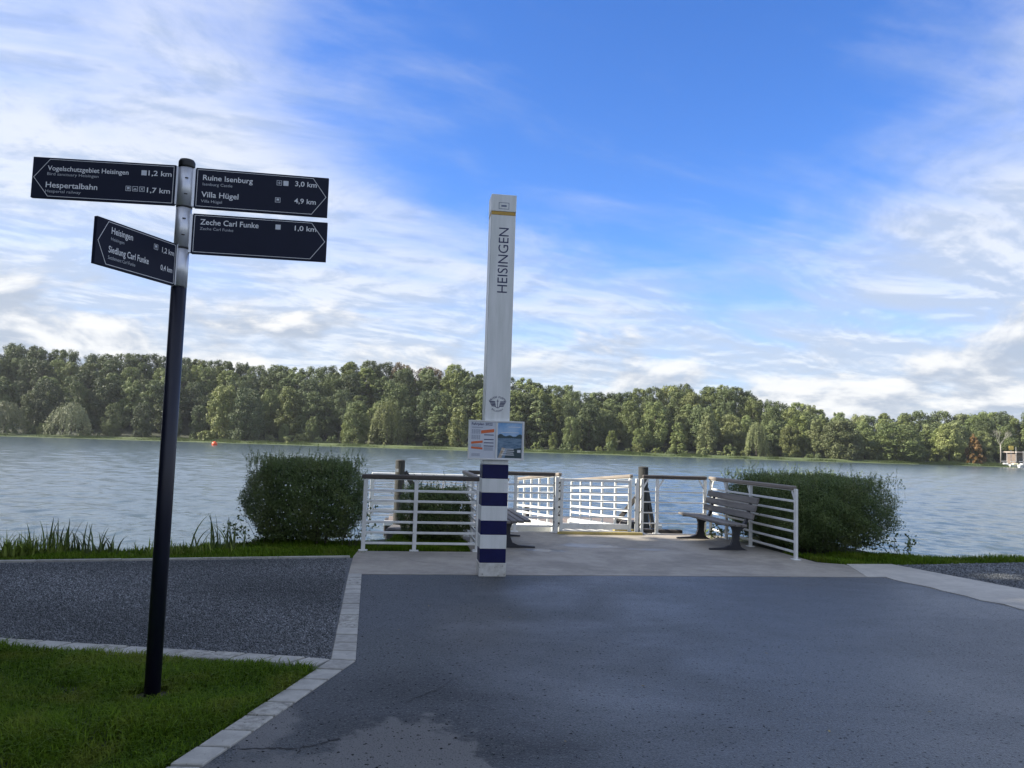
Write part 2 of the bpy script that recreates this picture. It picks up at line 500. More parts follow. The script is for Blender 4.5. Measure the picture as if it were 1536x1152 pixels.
class MB:
    """collects shapes, then links them as one mesh object"""
    def __init__(self):
        self.v, self.f = [], []

    def add(self, vs, fs):
        o = len(self.v)
        self.v.extend(tuple(p) for p in vs)
        self.f.extend(tuple(i + o for i in q) for q in fs)
        return self

    def box(self, c, s, bevel=0.0, rot=None):
        bm = bmesh.new()
        bmesh.ops.create_cube(bm, size=1.0)
        bmesh.ops.scale(bm, vec=s, verts=bm.verts)
        if bevel:
            bmesh.ops.bevel(bm, geom=list(bm.edges), offset=bevel, segments=1, affect='EDGES', profile=0.5)
        if rot is not None:
            bmesh.ops.rotate(bm, cent=(0, 0, 0), matrix=rot, verts=bm.verts)
        bmesh.ops.translate(bm, vec=c, verts=bm.verts)
        bm.verts.index_update()
        self.add([v.co[:] for v in bm.verts], [[v.index for v in f.verts] for f in bm.faces])
        bm.free()
        return self

    def bar(self, p0, p1, w, h, bevel=0.0):
        """rectangular bar from p0 to p1, w across, h upright"""
        p0, p1 = Vector(p0), Vector(p1)
        d = p1 - p0
        L = d.length
        x = d.normalized()
        up = Vector((0, 0, 1)) if abs(x.z) < 0.98 else Vector((0, 1, 0))
        y = up.cross(x).normalized()
        z = x.cross(y)
        R = Matrix((x, y, z)).transposed()
        return self.box((p0 + p1) / 2, (L, w, h), bevel, R)

    def tube(self, pts, r, n=10, cap=True):
        pts = [Vector(p) for p in pts]
        rs = r if isinstance(r, (list, tuple)) else [r] * len(pts)
        vs, fs = [], []
        for i, p in enumerate(pts):
            d = (pts[min(i + 1, len(pts) - 1)] - pts[max(i - 1, 0)]).normalized()
            a = Vector((0, 0, 1)) if abs(d.z) < 0.9 else Vector((1, 0, 0))
            u = d.cross(a).normalized()
            w = d.cross(u)
            for k in range(n):
                t = 2 * math.pi * k / n
                vs.append(p + (u * math.cos(t) + w * math.sin(t)) * rs[i])
        for i in range(len(pts) - 1):
            for k in range(n):
                a, b = i * n + k, i * n + (k + 1) % n
                fs.append((a, b, b + n, a + n))
        if cap:
            fs.append(tuple(range(n))[::-1])
            fs.append(tuple(range((len(pts) - 1) * n, len(pts) * n)))
        return self.add(vs, fs)

    def prism(self, poly, z0, z1):
        n = len(poly)
        vs = [(x, y, z0) for x, y in poly] + [(x, y, z1) for x, y in poly]
        fs = [tuple(range(n))[::-1], tuple(range(n, 2 * n))] + [(i, (i + 1) % n, n + (i + 1) % n, n + i) for i in range(n)]
        return self.add(vs, fs)

    def lathe(self, prof, n=20, c=(0, 0, 0)):
        vs, fs = [], []
        for r, z in prof:
            for k in range(n):
                t = 2 * math.pi * k / n
                vs.append((c[0] + r * math.cos(t), c[1] + r * math.sin(t), c[2] + z))
        for i in range(len(prof) - 1):
            for k in range(n):
                a, b = i * n + k, i * n + (k + 1) % n
                fs.append((a, b, b + n, a + n))
        fs.append(tuple(range(n))[::-1])
        fs.append(tuple(range((len(prof) - 1) * n, len(prof) * n)))
        return self.add(vs, fs)

    def text(self, s, x, z, width, cap, y=0.0, offset=0.0, align='L', max_w=None):
        """lettering standing in the local xz plane, read from -y; width None keeps the natural width"""
        vs, fs = text_shape(s, offset)
        x0, x1 = min(v[0] for v in vs), max(v[0] for v in vs)
        kz = cap / 0.70
        kx = kz if width is None else width / (x1 - x0)
        if align == 'R':
            x = x - (x1 - x0) * kx
        if align == 'C':
            x = x - (x1 - x0) * kx / 2
        return self.add([(x + (a - x0) * kx, y, z + b * kz) for a, b in vs], fs)

    def rect(self, x0, z0, x1, z1, y=0.0):
        return self.add([(x0, y, z0), (x1, y, z0), (x1, y, z1), (x0, y, z1)], [(0, 1, 2, 3)])

    def build(self, name, mat, parent=None, smooth=False, **kw):
        me = bpy.data.meshes.new(name)
        me.from_pydata(self.v, [], self.f)
        me.materials.append(M_(mat))
        if smooth:
            me.polygons.foreach_set('use_smooth', [True] * len(me.polygons))
        me.update()
        o = bpy.data.objects.new(name, me)
        link(o, parent)
        return tag(o, **kw)


def np_mesh(name, verts, faces, mat, tone=None, smooth=False):
    """verts (n,3), faces (m,k) arrays -> mesh"""
    me = bpy.data.meshes.new(name)
    k = faces.shape[1]
    me.vertices.add(len(verts))
    me.vertices.foreach_set('co', np.asarray(verts, np.float32).ravel())
    me.loops.add(faces.size)
    me.loops.foreach_set('vertex_index', np.asarray(faces, np.int32).ravel())
    me.polygons.add(len(faces))
    me.polygons.foreach_set('loop_start', np.arange(0, faces.size, k, dtype=np.int32))
    if tone is not None:
        at = me.attributes.new('tone', 'FLOAT', 'POINT')
        at.data.foreach_set('value', np.asarray(tone, np.float32))
    me.materials.append(M_(mat))
    if smooth:
        me.polygons.foreach_set('use_smooth', np.ones(len(faces), bool))
    me.update(calc_edges=True)
    me.validate()
    return me


def mesh_ob(name, me, parent=None, loc=(0, 0, 0), rz=0.0, scale=None, **kw):
    o = bpy.data.objects.new(name, me)
    o.location = loc
    o.rotation_euler = (0, 0, rz)
    if scale is not None:
        o.scale = scale
    link(o, parent)
    return tag(o, **kw)


def unit(a):
    return a / np.maximum(np.linalg.norm(a, axis=1, keepdims=True), 1e-9)


def leaves(centers, normals, length, width, jitter=0.7, tone=None, rng=RNG, axis=None):
    """one diamond-shaped leaf for each centre"""
    n = len(centers)
    nn = unit(normals + rng.normal(0, jitter, (n, 3)))
    if axis is None:
        ax = rng.normal(0, 1, (n, 3))
    else:
        ax = axis + rng.normal(0, 0.45, (n, 3))
    a = unit(ax - nn * np.sum(ax * nn, 1, keepdims=True))
    b = np.cross(nn, a)
    L = (length * rng.uniform(0.7, 1.3, n))[:, None] * 0.5
    w = (width * rng.uniform(0.7, 1.3, n))[:, None] * 0.5
    v = np.stack([centers - a * L, centers + b * w - a * L * 0.1, centers + a * L, centers - b * w - a * L * 0.1], 1).reshape(-1, 3)
    f = np.arange(4 * n).reshape(n, 4)
    if tone is None:
        tone = rng.uniform(0, 1, n)
    return v, f, np.repeat(tone, 4)


def in_poly(pts, poly):
    x, y = pts[:, 0], pts[:, 1]
    ins = np.zeros(len(pts), bool)
    n = len(poly)
    for i in range(n):
        x0, y0 = poly[i]
        x1, y1 = poly[(i + 1) % n]
        c = ((y0 > y) != (y1 > y)) & (x < (x1 - x0) * (y - y0) / ((y1 - y0) + 1e-12) + x0)
        ins ^= c
    return ins


def scatter(poly, n, rng=RNG):
    P = np.array(poly)
    lo, hi = P.min(0), P.max(0)
    out = np.zeros((0, 2))
    while len(out) < n:
        q = rng.uniform(lo, hi, (n * 2, 2))
        out = np.vstack([out, q[in_poly(q, poly)]])
    return out[:n]


# site axes: the landing stage is turned a little against the view
SA = rad(8.3)
SO = Vector((-0.44, 11.64))


def S(u, v, z=0.0):
    return Vector((SO.x + u * math.cos(SA) - v * math.sin(SA), SO.y + u * math.sin(SA) + v * math.cos(SA), z))


def S2(u, v):
    p = S(u, v)
    return (p.x, p.y)


WATER_Z = -0.75

# ------------------------------------------------------------------ the setting: water
def build_water():
    # fine, truly waved sheet from the bank to the far shore
    rows, cols = 1000, 430
    r = 8.0 * (330.0 / 8.0) ** np.linspace(0, 1, rows)
    th = np.linspace(rad(-52), rad(52), cols)
    Rr, T = np.meshgrid(r, th, indexing='ij')
    X, Y = Rr * np.sin(T), Rr * np.cos(T)
    Z = np.zeros_like(X)
    step = Rr * (math.log(330.0 / 8.0) / rows)
    rng = np.random.default_rng(5)
    for i in range(60):
        lam = 0.20 * (5.0 / 0.20) ** (rng.uniform(0, 1) ** 1.6)
        a = rad(82) + rng.normal(0, 0.55)
        k = 2 * math.pi / lam
        amp = 0.0044 * lam ** 0.50 * rng.uniform(0.6, 1.3)
        fade = np.clip((lam / step - 2.5) / 2.0, 0, 1)
        ph = k * (X * math.cos(a) + Y * math.sin(a)) + rng.uniform(0, 6.28) + 0.6 * np.sin(0.21 * X + rng.uniform(0, 6)) * np.sin(0.17 * Y + rng.uniform(0, 6))
        s = np.sin(ph)
        Z += amp * fade * (s + 0.25 * np.cos(2 * ph))
    Z += WATER_Z
    verts = np.stack([X, Y, Z], -1).reshape(-1, 3)
    idx = np.arange(rows * cols).reshape(rows, cols)
    faces = np.stack([idx[:-1, :-1], idx[:-1, 1:], idx[1:, 1:], idx[1:, :-1]], -1).reshape(-1, 4)[:, ::-1]
    me = np_mesh('lake_water', verts, faces, 'water', smooth=True)
    mesh_ob('lake_water', me, kind='structure', label='rippled blue grey water of the lake')
    b = MB()
    # the lake goes on beyond what is waved
    L, e = 1800.0, 52.0
    c, s = math.cos(rad(e)), math.sin(rad(e))
    z = WATER_Z - 0.06
    b.add([(-L, -L, z), (L, -L, z), (L, L, z), (-L, L, z)], [(0, 1, 2, 3)])
    b.build('wide_water', 'water', kind='structure', label='wide calm lake sheet reaching past the view')


build_water()

# ------------------------------------------------------------------ the setting: near ground
BANK = [(-150, -36), (-30, 3.3), (-10, 9.25), (-6.6, 10.4), (-4.9, 11.2), (-3.9, 12.5), (-2.3, 12.9), (-1.9, 13.4), (-0.8, 13.8), S2(-0.03, 2.7),
        S2(4.86, 2.75), S2(6.0, 2.9), S2(6.75, 1.9), S2(6.95, 0.5), (6.9, 12.75), (8.3, 13.0), (30, 17.2), (150, 34)]


def build_ground():
    n = len(BANK)
    vs, fs = [], []
    rings = ((0.0, -0.045), (0.35, -0.22), (0.75, -0.85), (1.6, -1.6))
    nor = []
    for i in range(n):
        a, b_ = Vector(BANK[max(i - 1, 0)]), Vector(BANK[min(i + 1, n - 1)])
        d = (b_ - a).normalized()
        nor.append(Vector((-d.y, d.x)))
    for off, z in rings:
        for i in range(n):
            q = Vector(BANK[i]) + nor[i] * off
            vs.append((q.x, q.y, z))
    for j in range(len(rings) - 1):
        for i in range(n - 1):
            a = j * n + i
            fs.append((a, a + 1, a + n + 1, a + n)[::-1])
    back = len(vs)
    vs += [(150, -150, -0.045), (-150, -150, -0.045)]
    fs.append(tuple(range(n))[::-1] + (back + 1, back))
    MB().add(vs, fs).build('ground', 'lawn_soil', kind='structure', label='grassy lakeside ground and bank')


build_ground()

KR = [(-1.735, 9.40), (-1.075, 5.74), (-1.445, 3.86), (-2.12, 0.3)]      # kerb, asphalt side
KL = [(-1.890, 9.375), (-1.255, 5.74), (-1.60, 3.86), (-2.28, 0.3)]     # kerb, grass side
STRIP_IN = [(4.55, 10.33), (5.03, 10.42), (5.30, 9.45), (5.60, 8.45), (6.0, 7.0), (7.4, 2.0), (8.6, -3)]
STRIP_OUT = [(5.02, 11.52), (5.75, 11.66), (6.03, 10.9), (6.46, 9.75), (6.9, 8.3), (8.4, 2.2), (9.6, -3)]

asphalt_poly = [KR[0]] + [(-0.2, 9.62), (2.0, 9.95)] + STRIP_IN + [(8.6, -12), (-9, -12), (-6, -4)] + KR[:0:-1]
asphalt = MB().prism(asphalt_poly, -0.08, 0.0).build('asphalt', 'asphalt', kind='structure', label='dark damp asphalt forecourt')
# cracks in the asphalt
def crack(pts, w):
    b = MB()
    vs, fs = [], []
    for i, (x, y) in enumerate(pts):
        k = 1.5 * w * random.uniform(0.4, 1.5) * (0.25 if i in (0, len(pts) - 1) else 1)
        vs += [(x, y - k, 0.003), (x + random.uniform(-.003, .003), y + k, 0.003)]
    for i in range(len(pts) - 1):
        fs.append((2 * i, 2 * i + 2, 2 * i + 3, 2 * i + 1))
    b.add(vs, fs).build('crack', 'litter_dark', asphalt)


def wig(a, b, n, amp):
    return [(a[0] + (b[0] - a[0]) * t / n + (random.uniform(-amp, amp) if 0 < t < n else 0), a[1] + (b[1] - a[1]) * t / n + (random.uniform(-amp, amp) if 0 < t < n else 0)) for t in range(n + 1)]


crack(wig((-1.36, 4.10), (-1.04, 4.13), 14, 0.010), 0.0035)
crack(wig((-1.04, 4.13), (-0.86, 4.27), 10, 0.012), 0.006)
crack(wig((-1.04, 4.13), (-1.03, 4.05), 5, 0.008), 0.006)
crack(wig((-0.60, 4.88), (-0.42, 5.15), 12, 0.012), 0.0035)
crack(wig((-0.42, 5.15), (-0.33, 5.42), 9, 0.012), 0.002)

apron_poly = [(-1.890, 9.385), (-1.735, 9.41), (-0.2, 9.63), (2.0, 9.96), (4.55, 10.34), (5.03, 10.43), (4.98, 11.5), S2(5.0, -0.75), S2(4.9, 2.8), S2(-0.08, 2.8), S2(-0.08, -0.02), S2(-1.75, -0.05), (-2.12, 10.80)]
MB().prism(apron_poly, -1.6, 0.004).build('concrete_apron', 'apron_concrete', kind='structure', label='worn pale concrete apron in front of the landing stage')
# light strip along the right path; ragged seam against the asphalt
sin_ = []
for i in range(len(STRIP_IN) - 1):
    a, b_ = STRIP_IN[i], STRIP_IN[i + 1]
    k = max(1, int(math.dist(a, b_) / 0.22))
    for t in range(k):
        sin_.append((a[0] + (b_[0] - a[0]) * t / k + random.uniform(-.05, .05) * (i > 0), a[1] + (b_[1] - a[1]) * t / k + random.uniform(-.04, .04) * (i > 0)))
MB().prism(sin_[1:] + [STRIP_IN[-1]] + STRIP_OUT[::-1], -0.08, 0.008).build('concrete_strip', 'strip_concrete', kind='structure', label='light concrete strip between asphalt and side path')

EDGE_A, EDGE_B = (-12.0, 7.65), (-2.15, 10.74)
gravel_poly = [EDGE_A, (-2.10, 10.755), (-1.85, 9.38), (-1.20, 5.72), (-3.84, 6.02), (-12, 7.1)]
MB().prism(gravel_poly, -0.08, -0.010).build('gravel_path', 'gravel', kind='structure', label='dark crushed stone path by the lawn')
gravel2 = [(5.76, 11.66), (8.3, 12.45), (30, 16.0), (30, 9), (9.7, -3), (8.4, 2.2), (6.9, 8.3), (6.46, 9.75), (6.03, 10.9)]
MB().prism(gravel2, -0.08, -0.008).build('gravel_path.001', 'gravel', kind='structure', label='grey crushed stone path beyond the light strip')
lawn_poly = [(-1.28, 5.58), (-3.84, 5.88), (-12, 6.95), (-12, -4), (-2.6, -2), KL[3], KL[2]]
MB().prism(lawn_poly, -0.09, -0.022).build('lawn', 'lawn_soil', kind='structure', label='soil of the small lawn round the signpost')


def chips(name, poly, n, size, z, label):
    rng = np.random.default_rng(len(name) + n)
    P = scatter(poly, n, rng)
    base = np.array([(1, 0, 0), (-0.5, 0.8, 0), (-0.5, -0.8, 0), (0.1, 0.1, 0.8)])
    ff = np.array([(0, 1, 3), (1, 2, 3), (2, 0, 3), (0, 2, 1)])
    s = size * rng.uniform(0.4, 1.7, n)
    q = rng.normal(0, 1, (n, 4))
    q /= np.linalg.norm(q, axis=1, keepdims=True)
    w, x, y, zz = q.T
    Rm = np.stack([1 - 2 * (y * y + zz * zz), 2 * (x * y - w * zz), 2 * (x * zz + w * y), 2 * (x * y + w * zz), 1 - 2 * (x * x + zz * zz), 2 * (y * zz - w * x),
                   2 * (x * zz - w * y), 2 * (y * zz + w * x), 1 - 2 * (x * x + y * y)], 1).reshape(n, 3, 3)
    V = np.einsum('nij,kj->nki', Rm, base) * s[:, None, None]
    V += np.concatenate([P, np.full((n, 1), z)], 1)[:, None, :] + np.array([0, 0, size * 0.25])
    F = (ff[None] + 4 * np.arange(n)[:, None, None]).reshape(-1, 3)
    me = np_mesh(name, V.reshape(-1, 3), F, 'gravel_chip', np.repeat(np.clip(rng.uniform(0, 1, n) ** 2.2 * (0.75 + 0.5 * np.sin(P[:, 0] * 1.3 + 1.5 * np.sin(P[:, 1] * .9)) * np.sin(P[:, 1] * 1.7)) + (rng.uniform(0, 1, n) < .02) * .6, 0, 1), 4))
    return mesh_ob(name, me, kind='stuff', label=label, cat='gravel')


chips('gravel', [(-6.9, 9.2), (-2.18, 10.70), (-1.92, 9.36), (-1.28, 5.78), (-3.84, 6.07), (-5, 6.21)], 85000, 0.0085, -0.010, 'loose dark stone chips on the path by the lawn')
chips('gravel.001', [(5.8, 11.66), (8.3, 12.4), (10.5, 12.8), (8.5, 9.5), (7.0, 8.3), (6.48, 9.75), (6.05, 10.9)], 12000, 0.012, -0.008, 'loose grey stone chips beyond the light strip')


# kerbs: every stone on its own
def kerb_row(name, label, left, right, length, z, mat='kerb_concrete', gap=0.006, skew=0.0, thick=0.10):
    root = empty(name, (left[0][0], left[0][1], 0), kind='structure', label=label)
    ox, oy = left[0]
    for i in range(len(left) - 1):
        l0, l1, r0, r1 = (Vector(q) for q in (left[i], left[i + 1], right[i], right[i + 1]))
        n = max(1, round((l1 - l0).length / length))
        for k in range(n):
            t0, t1 = k / n, (k + 1) / n
            e = gap / (l1 - l0).length
            a, b_ = l0.lerp(l1, t0 + e / 2), l0.lerp(l1, t1 - e / 2)
            c, d = r0.lerp(r1, min(1, t1 - e / 2 + skew)), r0.lerp(r1, t0 + e / 2 + (skew if k else 0))
            dz = random.uniform(-0.002, 0.002)
            bm = bmesh.new()
            lo = [bm.verts.new((q.x - ox, q.y - oy, -thick)) for q in (a, b_, c, d)]
            hi = [bm.verts.new((q.x - ox, q.y - oy, z + dz + random.uniform(-.0015, .0015))) for q in (a, b_, c, d)]
            fs = [bm.faces.new(hi), bm.faces.new(lo[::-1])] + [bm.faces.new((lo[j], lo[(j + 1) % 4], hi[(j + 1) % 4], hi[j])) for j in range(4)]
            bmesh.ops.recalc_face_normals(bm, faces=bm.faces)
            bmesh.ops.bevel(bm, geom=[ed for ed in bm.edges if all(v in hi for v in ed.verts)], offset=0.005, segments=1, affect='EDGES')
            me = bpy.data.meshes.new('stone')
            bm.to_mesh(me)
            bm.free()
            me.materials.append(M_(mat if mat != 'kerb_concrete' else random.choice(['kerb_concrete', 'kerb_concrete', 'kerb_worn', 'kerb_stained'])))
            link(bpy.data.objects.new('stone', me), root)
    return root


kerb_row('kerb', 'row of pale concrete kerb stones edging the asphalt', KL, KR, 0.245, 0.012, gap=0.024)
kerb_row('kerb.001', 'row of pale kerb stones between gravel path and lawn', [(-5.6, 6.045), (-1.315, 5.575)], [(-5.6, 6.240), (-1.265, 5.755)], 0.225, 0.012, skew=0.012, gap=0.024)
_e = Vector((EDGE_B[0] - EDGE_A[0], EDGE_B[1] - EDGE_A[1])).normalized()
_nx, _ny = -_e.y * 0.05, _e.x * 0.05
kerb_row('kerb.002', 'thin concrete edging between gravel path and bank grass', [(-8.5, 7.65 + 3.5 * _e.y / _e.x), EDGE_B], [(-8.5 + _nx, 7.65 + 3.5 * _e.y / _e.x + _ny), (EDGE_B[0] + _nx, EDGE_B[1] + _ny)], 0.95, 0.018)


# grass blades
def grass(name, poly, n, h, label, z=-0.02, seed=1, lean=0.55, width=0.004, patch=1.5):
    rng = np.random.default_rng(seed)
    P = scatter(poly, n, rng)
    bare = np.sin(P[:, 0] * 4.3 + 1.7 * np.sin(P[:, 1] * 3.1)) * np.sin(P[:, 1] * 5.2 + 1.4 * np.sin(P[:, 0] * 2.7 + 1)) + 0.5 * np.sin(P[:, 0] * 11 + P[:, 1] * 9)
    P = P[((bare < 0.75) | (rng.uniform(0, 1, n) < 0.28)) & (np.hypot(P[:, 0] + 2.16, P[:, 1] - 4.887) > 0.10 + 0.05 * rng.uniform(0, 1, n))]
    n = len(P)
    dens = 0.5 + 0.28 * np.sin(P[:, 0] * patch * 2.1 + 1.3 * np.sin(P[:, 1] * patch * 1.7)) + 0.28 * np.sin(P[:, 1] * patch * 2.7 + 1.9 * np.sin(P[:, 0] * patch * 1.3 + 2))
    hh = h * rng.uniform(0.4, 1.25, n) * (0.45 + 0.85 * np.clip(dens, 0, 1.1))
    az = rng.uniform(0, 2 * math.pi, n)
    az = az + 1.2 * np.sin(P[:, 0] * 3.1) + 1.0 * np.sin(P[:, 1] * 3.7)
    dirx, diry = np.cos(az), np.sin(az)
    ln = lean * rng.uniform(0.3, 1.6, n)
    B = np.concatenate([P, np.full((n, 1), z)], 1)
    d = np.stack([dirx, diry, np.zeros(n)], 1)
    s = np.stack([-diry, dirx, np.zeros(n)], 1)
    w = (width * rng.uniform(0.6, 1.4, n))[:, None]
    up = np.array([0, 0, 1.0])
    mid = B + d * (hh * ln * 0.35)[:, None] + up * (hh * 0.62)[:, None]
    tip = B + d * (hh * ln)[:, None] + up * (hh * np.clip(1.0 - 0.25 * ln, 0.4, 1))[:, None]
    V = np.stack([B - s * w, B + s * w, mid + s * w * 0.7, mid - s * w * 0.7, tip], 1).reshape(-1, 3)
    F = np.concatenate([np.stack([np.array([0, 1, 2]) + 5 * i for i in (0,)]),]) if False else None
    o = 5 * np.arange(n)[:, None]
    F = np.concatenate([o + np.array([0, 1, 2]), o + np.array([0, 2, 3]), o + np.array([3, 2, 4])], 0)
    tone = np.clip(rng.uniform(0, 1, n) ** 1.3 * 0.75 + dens * 0.3, 0, 1)
    me = np_mesh(name, V, F, 'grass_blade', np.repeat(tone, 5))
    return mesh_ob(name, me, kind='stuff', label=label, cat='grass')


lawn_view = [(-1.31, 5.50), (-1.40, 5.555), (-3.0, 5.735), (-5.0, 5.95), (-5.0, 3.2), (-1.84, 3.2), (-1.63, 3.86)]
grass('grass', lawn_view, 125000, 0.078, 'short dense green grass of the lawn round the signpost', seed=3, width=0.0034, lean=1.0, patch=2.2)
bank_l = [(-8.6, 8.80), (-2.2, 10.80), (-2.12, 10.86), (-1.95, 11.5), (-2.1, 12.7), (-3.9, 12.45), (-4.9, 11.15), (-6.6, 10.35), (-9.0, 9.6)]
grass('grass.001', bank_l, 42000, 0.085, 'green grass strip between path edging and the water', z=-0.045, seed=4, width=0.005)
bank_m = [(-2.0, 11.55), (-0.55, 11.7), (-0.75, 13.6), (-1.9, 13.3)]
grass('grass.002', bank_m, 14000, 0.10, 'shaded grass behind the slatted front railing', z=-0.045, seed=5, width=0.005)
bank_r = [(5.0, 11.55), (5.75, 11.72), (8.3, 12.50), (14, 13.6), (14, 14.0), (8.3, 13.05), (6.95, 12.8), S2(6.9, .4), S2(5.05, .4)]
grass('grass.003', bank_r, 26000, 0.085, 'green grass verge below the long clipped hedge', z=-0.045, seed=6, width=0.005)

# ------------------------------------------------------------------ far shore
SKY_PX = np.array([-200, 0, 40, 100, 200, 280, 330, 400, 480, 530, 560, 620, 690, 710, 800, 860, 880, 900, 960, 1010, 1080, 1120, 1150, 1180, 1250, 1300, 1350, 1400, 1480, 1536, 1750])
SKY_H = np.array([140, 139, 136, 132, 130, 127, 124, 118, 116, 126, 128, 128, 125, 117, 109, 101, 92, 91, 100, 108, 112, 104, 92, 88, 77, 67, 77, 79, 80, 81, 84])
SHORE = 280.0


def px_of(x, y):
    return 768 + 1154.0 * x / y


def top_z(x, y):
    """height of the skyline, in metres, for something standing at x, y"""
    h = np.interp(px_of(x, y), SKY_PX, SKY_H)
    return 1.6 + (h - 9.5) / 1154.0 * y


def hill_z(x, y):
    if y < SHORE + 3:
        return -1.3 + (y - SHORE + 3) / 6.0 * 1.6
    t = min(1.0, max(0.0, (y - 291.0) / 50.0))
    t = t * t * (3 - 2 * t)
    crest = max(0.6, top_z(x * 343.0 / y, 343.0) - 19.5)
    return 0.3 + (crest - 0.3) * t


def build_far_ground():
    ys = [277, 279, 280, 281.5, 283, 285, 288, 291, 296, 302, 308, 315, 322, 330, 338, 346, 380, 460]
    xs = np.linspace(-560, 560, 141)
    vs = [(x + (2.0 * math.sin(x * 0.06) + 1.2 * math.sin(x * 0.17)) * 0, y + 1.2 * math.sin(x * 0.045) + 0.6 * math.sin(x * 0.21), hill_z(x, min(y, 346.0)) + random.uniform(-.1, .1) * (y > 281)) for y in ys for x in xs]
    n = len(xs)
    fs = [(j * n + i, j * n + i + 1, (j + 1) * n + i + 1, (j + 1) * n + i) for j in range(len(ys) - 1) for i in range(n - 1)]
    b = MB().add(vs, fs)
    me_ob = b.build('far_hill', 'far_grass', smooth=True, kind='structure', label='wooded hill rising behind the far shore')
    me_ob.data.materials.append(M_('forest_floor'))
    for p in me_ob.data.polygons:
        if p.center.y > 289:
            p.material_index = 1


build_far_ground()


def crown_mesh(name, mat, seed, h, w, n_lobes, n_leaf, leaf, shape='round', low=0.12):
    """crown as many small leaf clumps spread over uneven lobes; h total height, w crown width"""
    rng = np.random.default_rng(seed)
    C, Rr = [], []
    for i in range(n_lobes):
        t = rng.uniform(0, 1)
        if shape == 'round':
            zz = low + (1 - low) * t
            env = math.sqrt(max(0.02, 1 - ((t - 0.45) / 0.62) ** 2))
        elif shape == 'tall':
            zz = low + (1 - low) * t
            env = 0.9 * math.sqrt(max(0.10, 1 - ((t - 0.40) / 0.68) ** 2))
        elif shape == 'cone':
            zz = low + (1 - low) * t
            env = 0.12 + 0.95 * (1 - t) ** 0.8
        else:
            zz = low + (1 - low) * t
            env = 1.0
        a = rng.uniform(0, 2 * math.pi)
        rr = env * w * 0.5 * math.sqrt(rng.uniform(0.15, 1.0)) * 0.82
        lr = w * rng.uniform(0.06, 0.145) * (0.75 + 0.45 * (1 - t)) * (0.7 if shape == 'cone' else 1)
        C.append((rr * math.cos(a), rr * math.sin(a), zz * h - lr * 0.6))
        Rr.append(lr)
    C, Rr = np.array(C), np.array(Rr)
    idx = rng.choice(n_lobes, n_leaf, p=Rr ** 2 / np.sum(Rr ** 2))
    d = unit(rng.normal(0, 1, (n_leaf, 3)) + np.array([0, 0, 0.28]))
    rad_ = Rr[idx] * rng.uniform(0.55, 1.12, n_leaf)
    P = C[idx] + d * rad_[:, None] * np.array([1.0, 1.0, 1.2])
    lobe_tone = rng.uniform(0, 1, n_lobes)
    tone = np.clip(0.55 * rng.uniform(0, 1, n_leaf) + 0.45 * lobe_tone[idx], 0, 1)
    v, f, tn = leaves(P, d, np.full(n_leaf, leaf), np.full(n_leaf, leaf * 0.75), 0.4, tone, rng)
    return np_mesh(name, v, f, mat, tn)


def willow_mesh(name, mat, seed, h, w, n_str=260, per=22, leaf=0.42):
    rng = np.random.default_rng(seed)
    pts, dr = [], []
    for i in range(n_str):
        a = rng.uniform(0, 2 * math.pi)
        k = math.sqrt(rng.uniform(0, 1))
        r0 = k * w * 0.46 * (0.85 + 0.3 * math.sin(3 * a + seed) * 0.6)
        z0 = h * (1.0 - 0.42 * k ** 2.2) * rng.uniform(0.88, 1.0)
        ln = h * rng.uniform(0.35, 0.85) * (0.5 + 0.5 * k)
        for j in range(per):
            t = j / per
            pts.append((math.cos(a) * (r0 + 0.10 * w * math.sin(t * 1.6)), math.sin(a) * (r0 + 0.10 * w * math.sin(t * 1.6)), max(0.4, z0 - ln * t)))
            dr.append((math.cos(a) * 0.8, math.sin(a) * 0.8, 0.5))
    P = np.array(pts) + rng.normal(0, 0.16, (len(pts), 3))
    st = np.repeat(rng.uniform(0, 1, n_str), per)
    v, f, tn = leaves(P, np.array(dr), np.full(len(P), leaf * 1.35), np.full(len(P), leaf * 0.6), 0.45, np.clip(0.5 * st + 0.5 * rng.uniform(0, 1, len(P)), 0, 1), rng, axis=np.array([0, 0, -1.4]))
    return np_mesh(name, v, f, mat, tn)


def trunk_mesh(name, mat, h, r, seed, limbs=6, spread=0.3, n=8):
    rng = random.Random(seed)
    b = MB()
    pts = [(rng.uniform(-.03, .03) * h * t, rng.uniform(-.03, .03) * h * t, h * t) for t in (0, .15, .35, .55, .75, .92)]
    b.tube(pts, [r * 1.25, r, r * .8, r * .6, r * .36, r * .1], n)
    for i in range(limbs):
        t = rng.uniform(.3, .8)
        a = rng.uniform(0, 6.28)
        p0 = Vector((0, 0, h * t))
        L = h * spread * rng.uniform(.6, 1.1) * (1.15 - t)
        p1 = p0 + Vector((math.cos(a) * L * .5, math.sin(a) * L * .5, L * .45))
        p2 = p0 + Vector((math.cos(a) * L, math.sin(a) * L, L * 1.0))
        b.tube([p0, p1, p2], [r * .35, r * .22, r * .06], 6)
    me = bpy.data.meshes.new(name)
    me.from_pydata(b.v, [], b.f)
    me.materials.append(M_(mat))
    me.polygons.foreach_set('use_smooth', [True] * len(me.polygons))
    me.update()
    return me


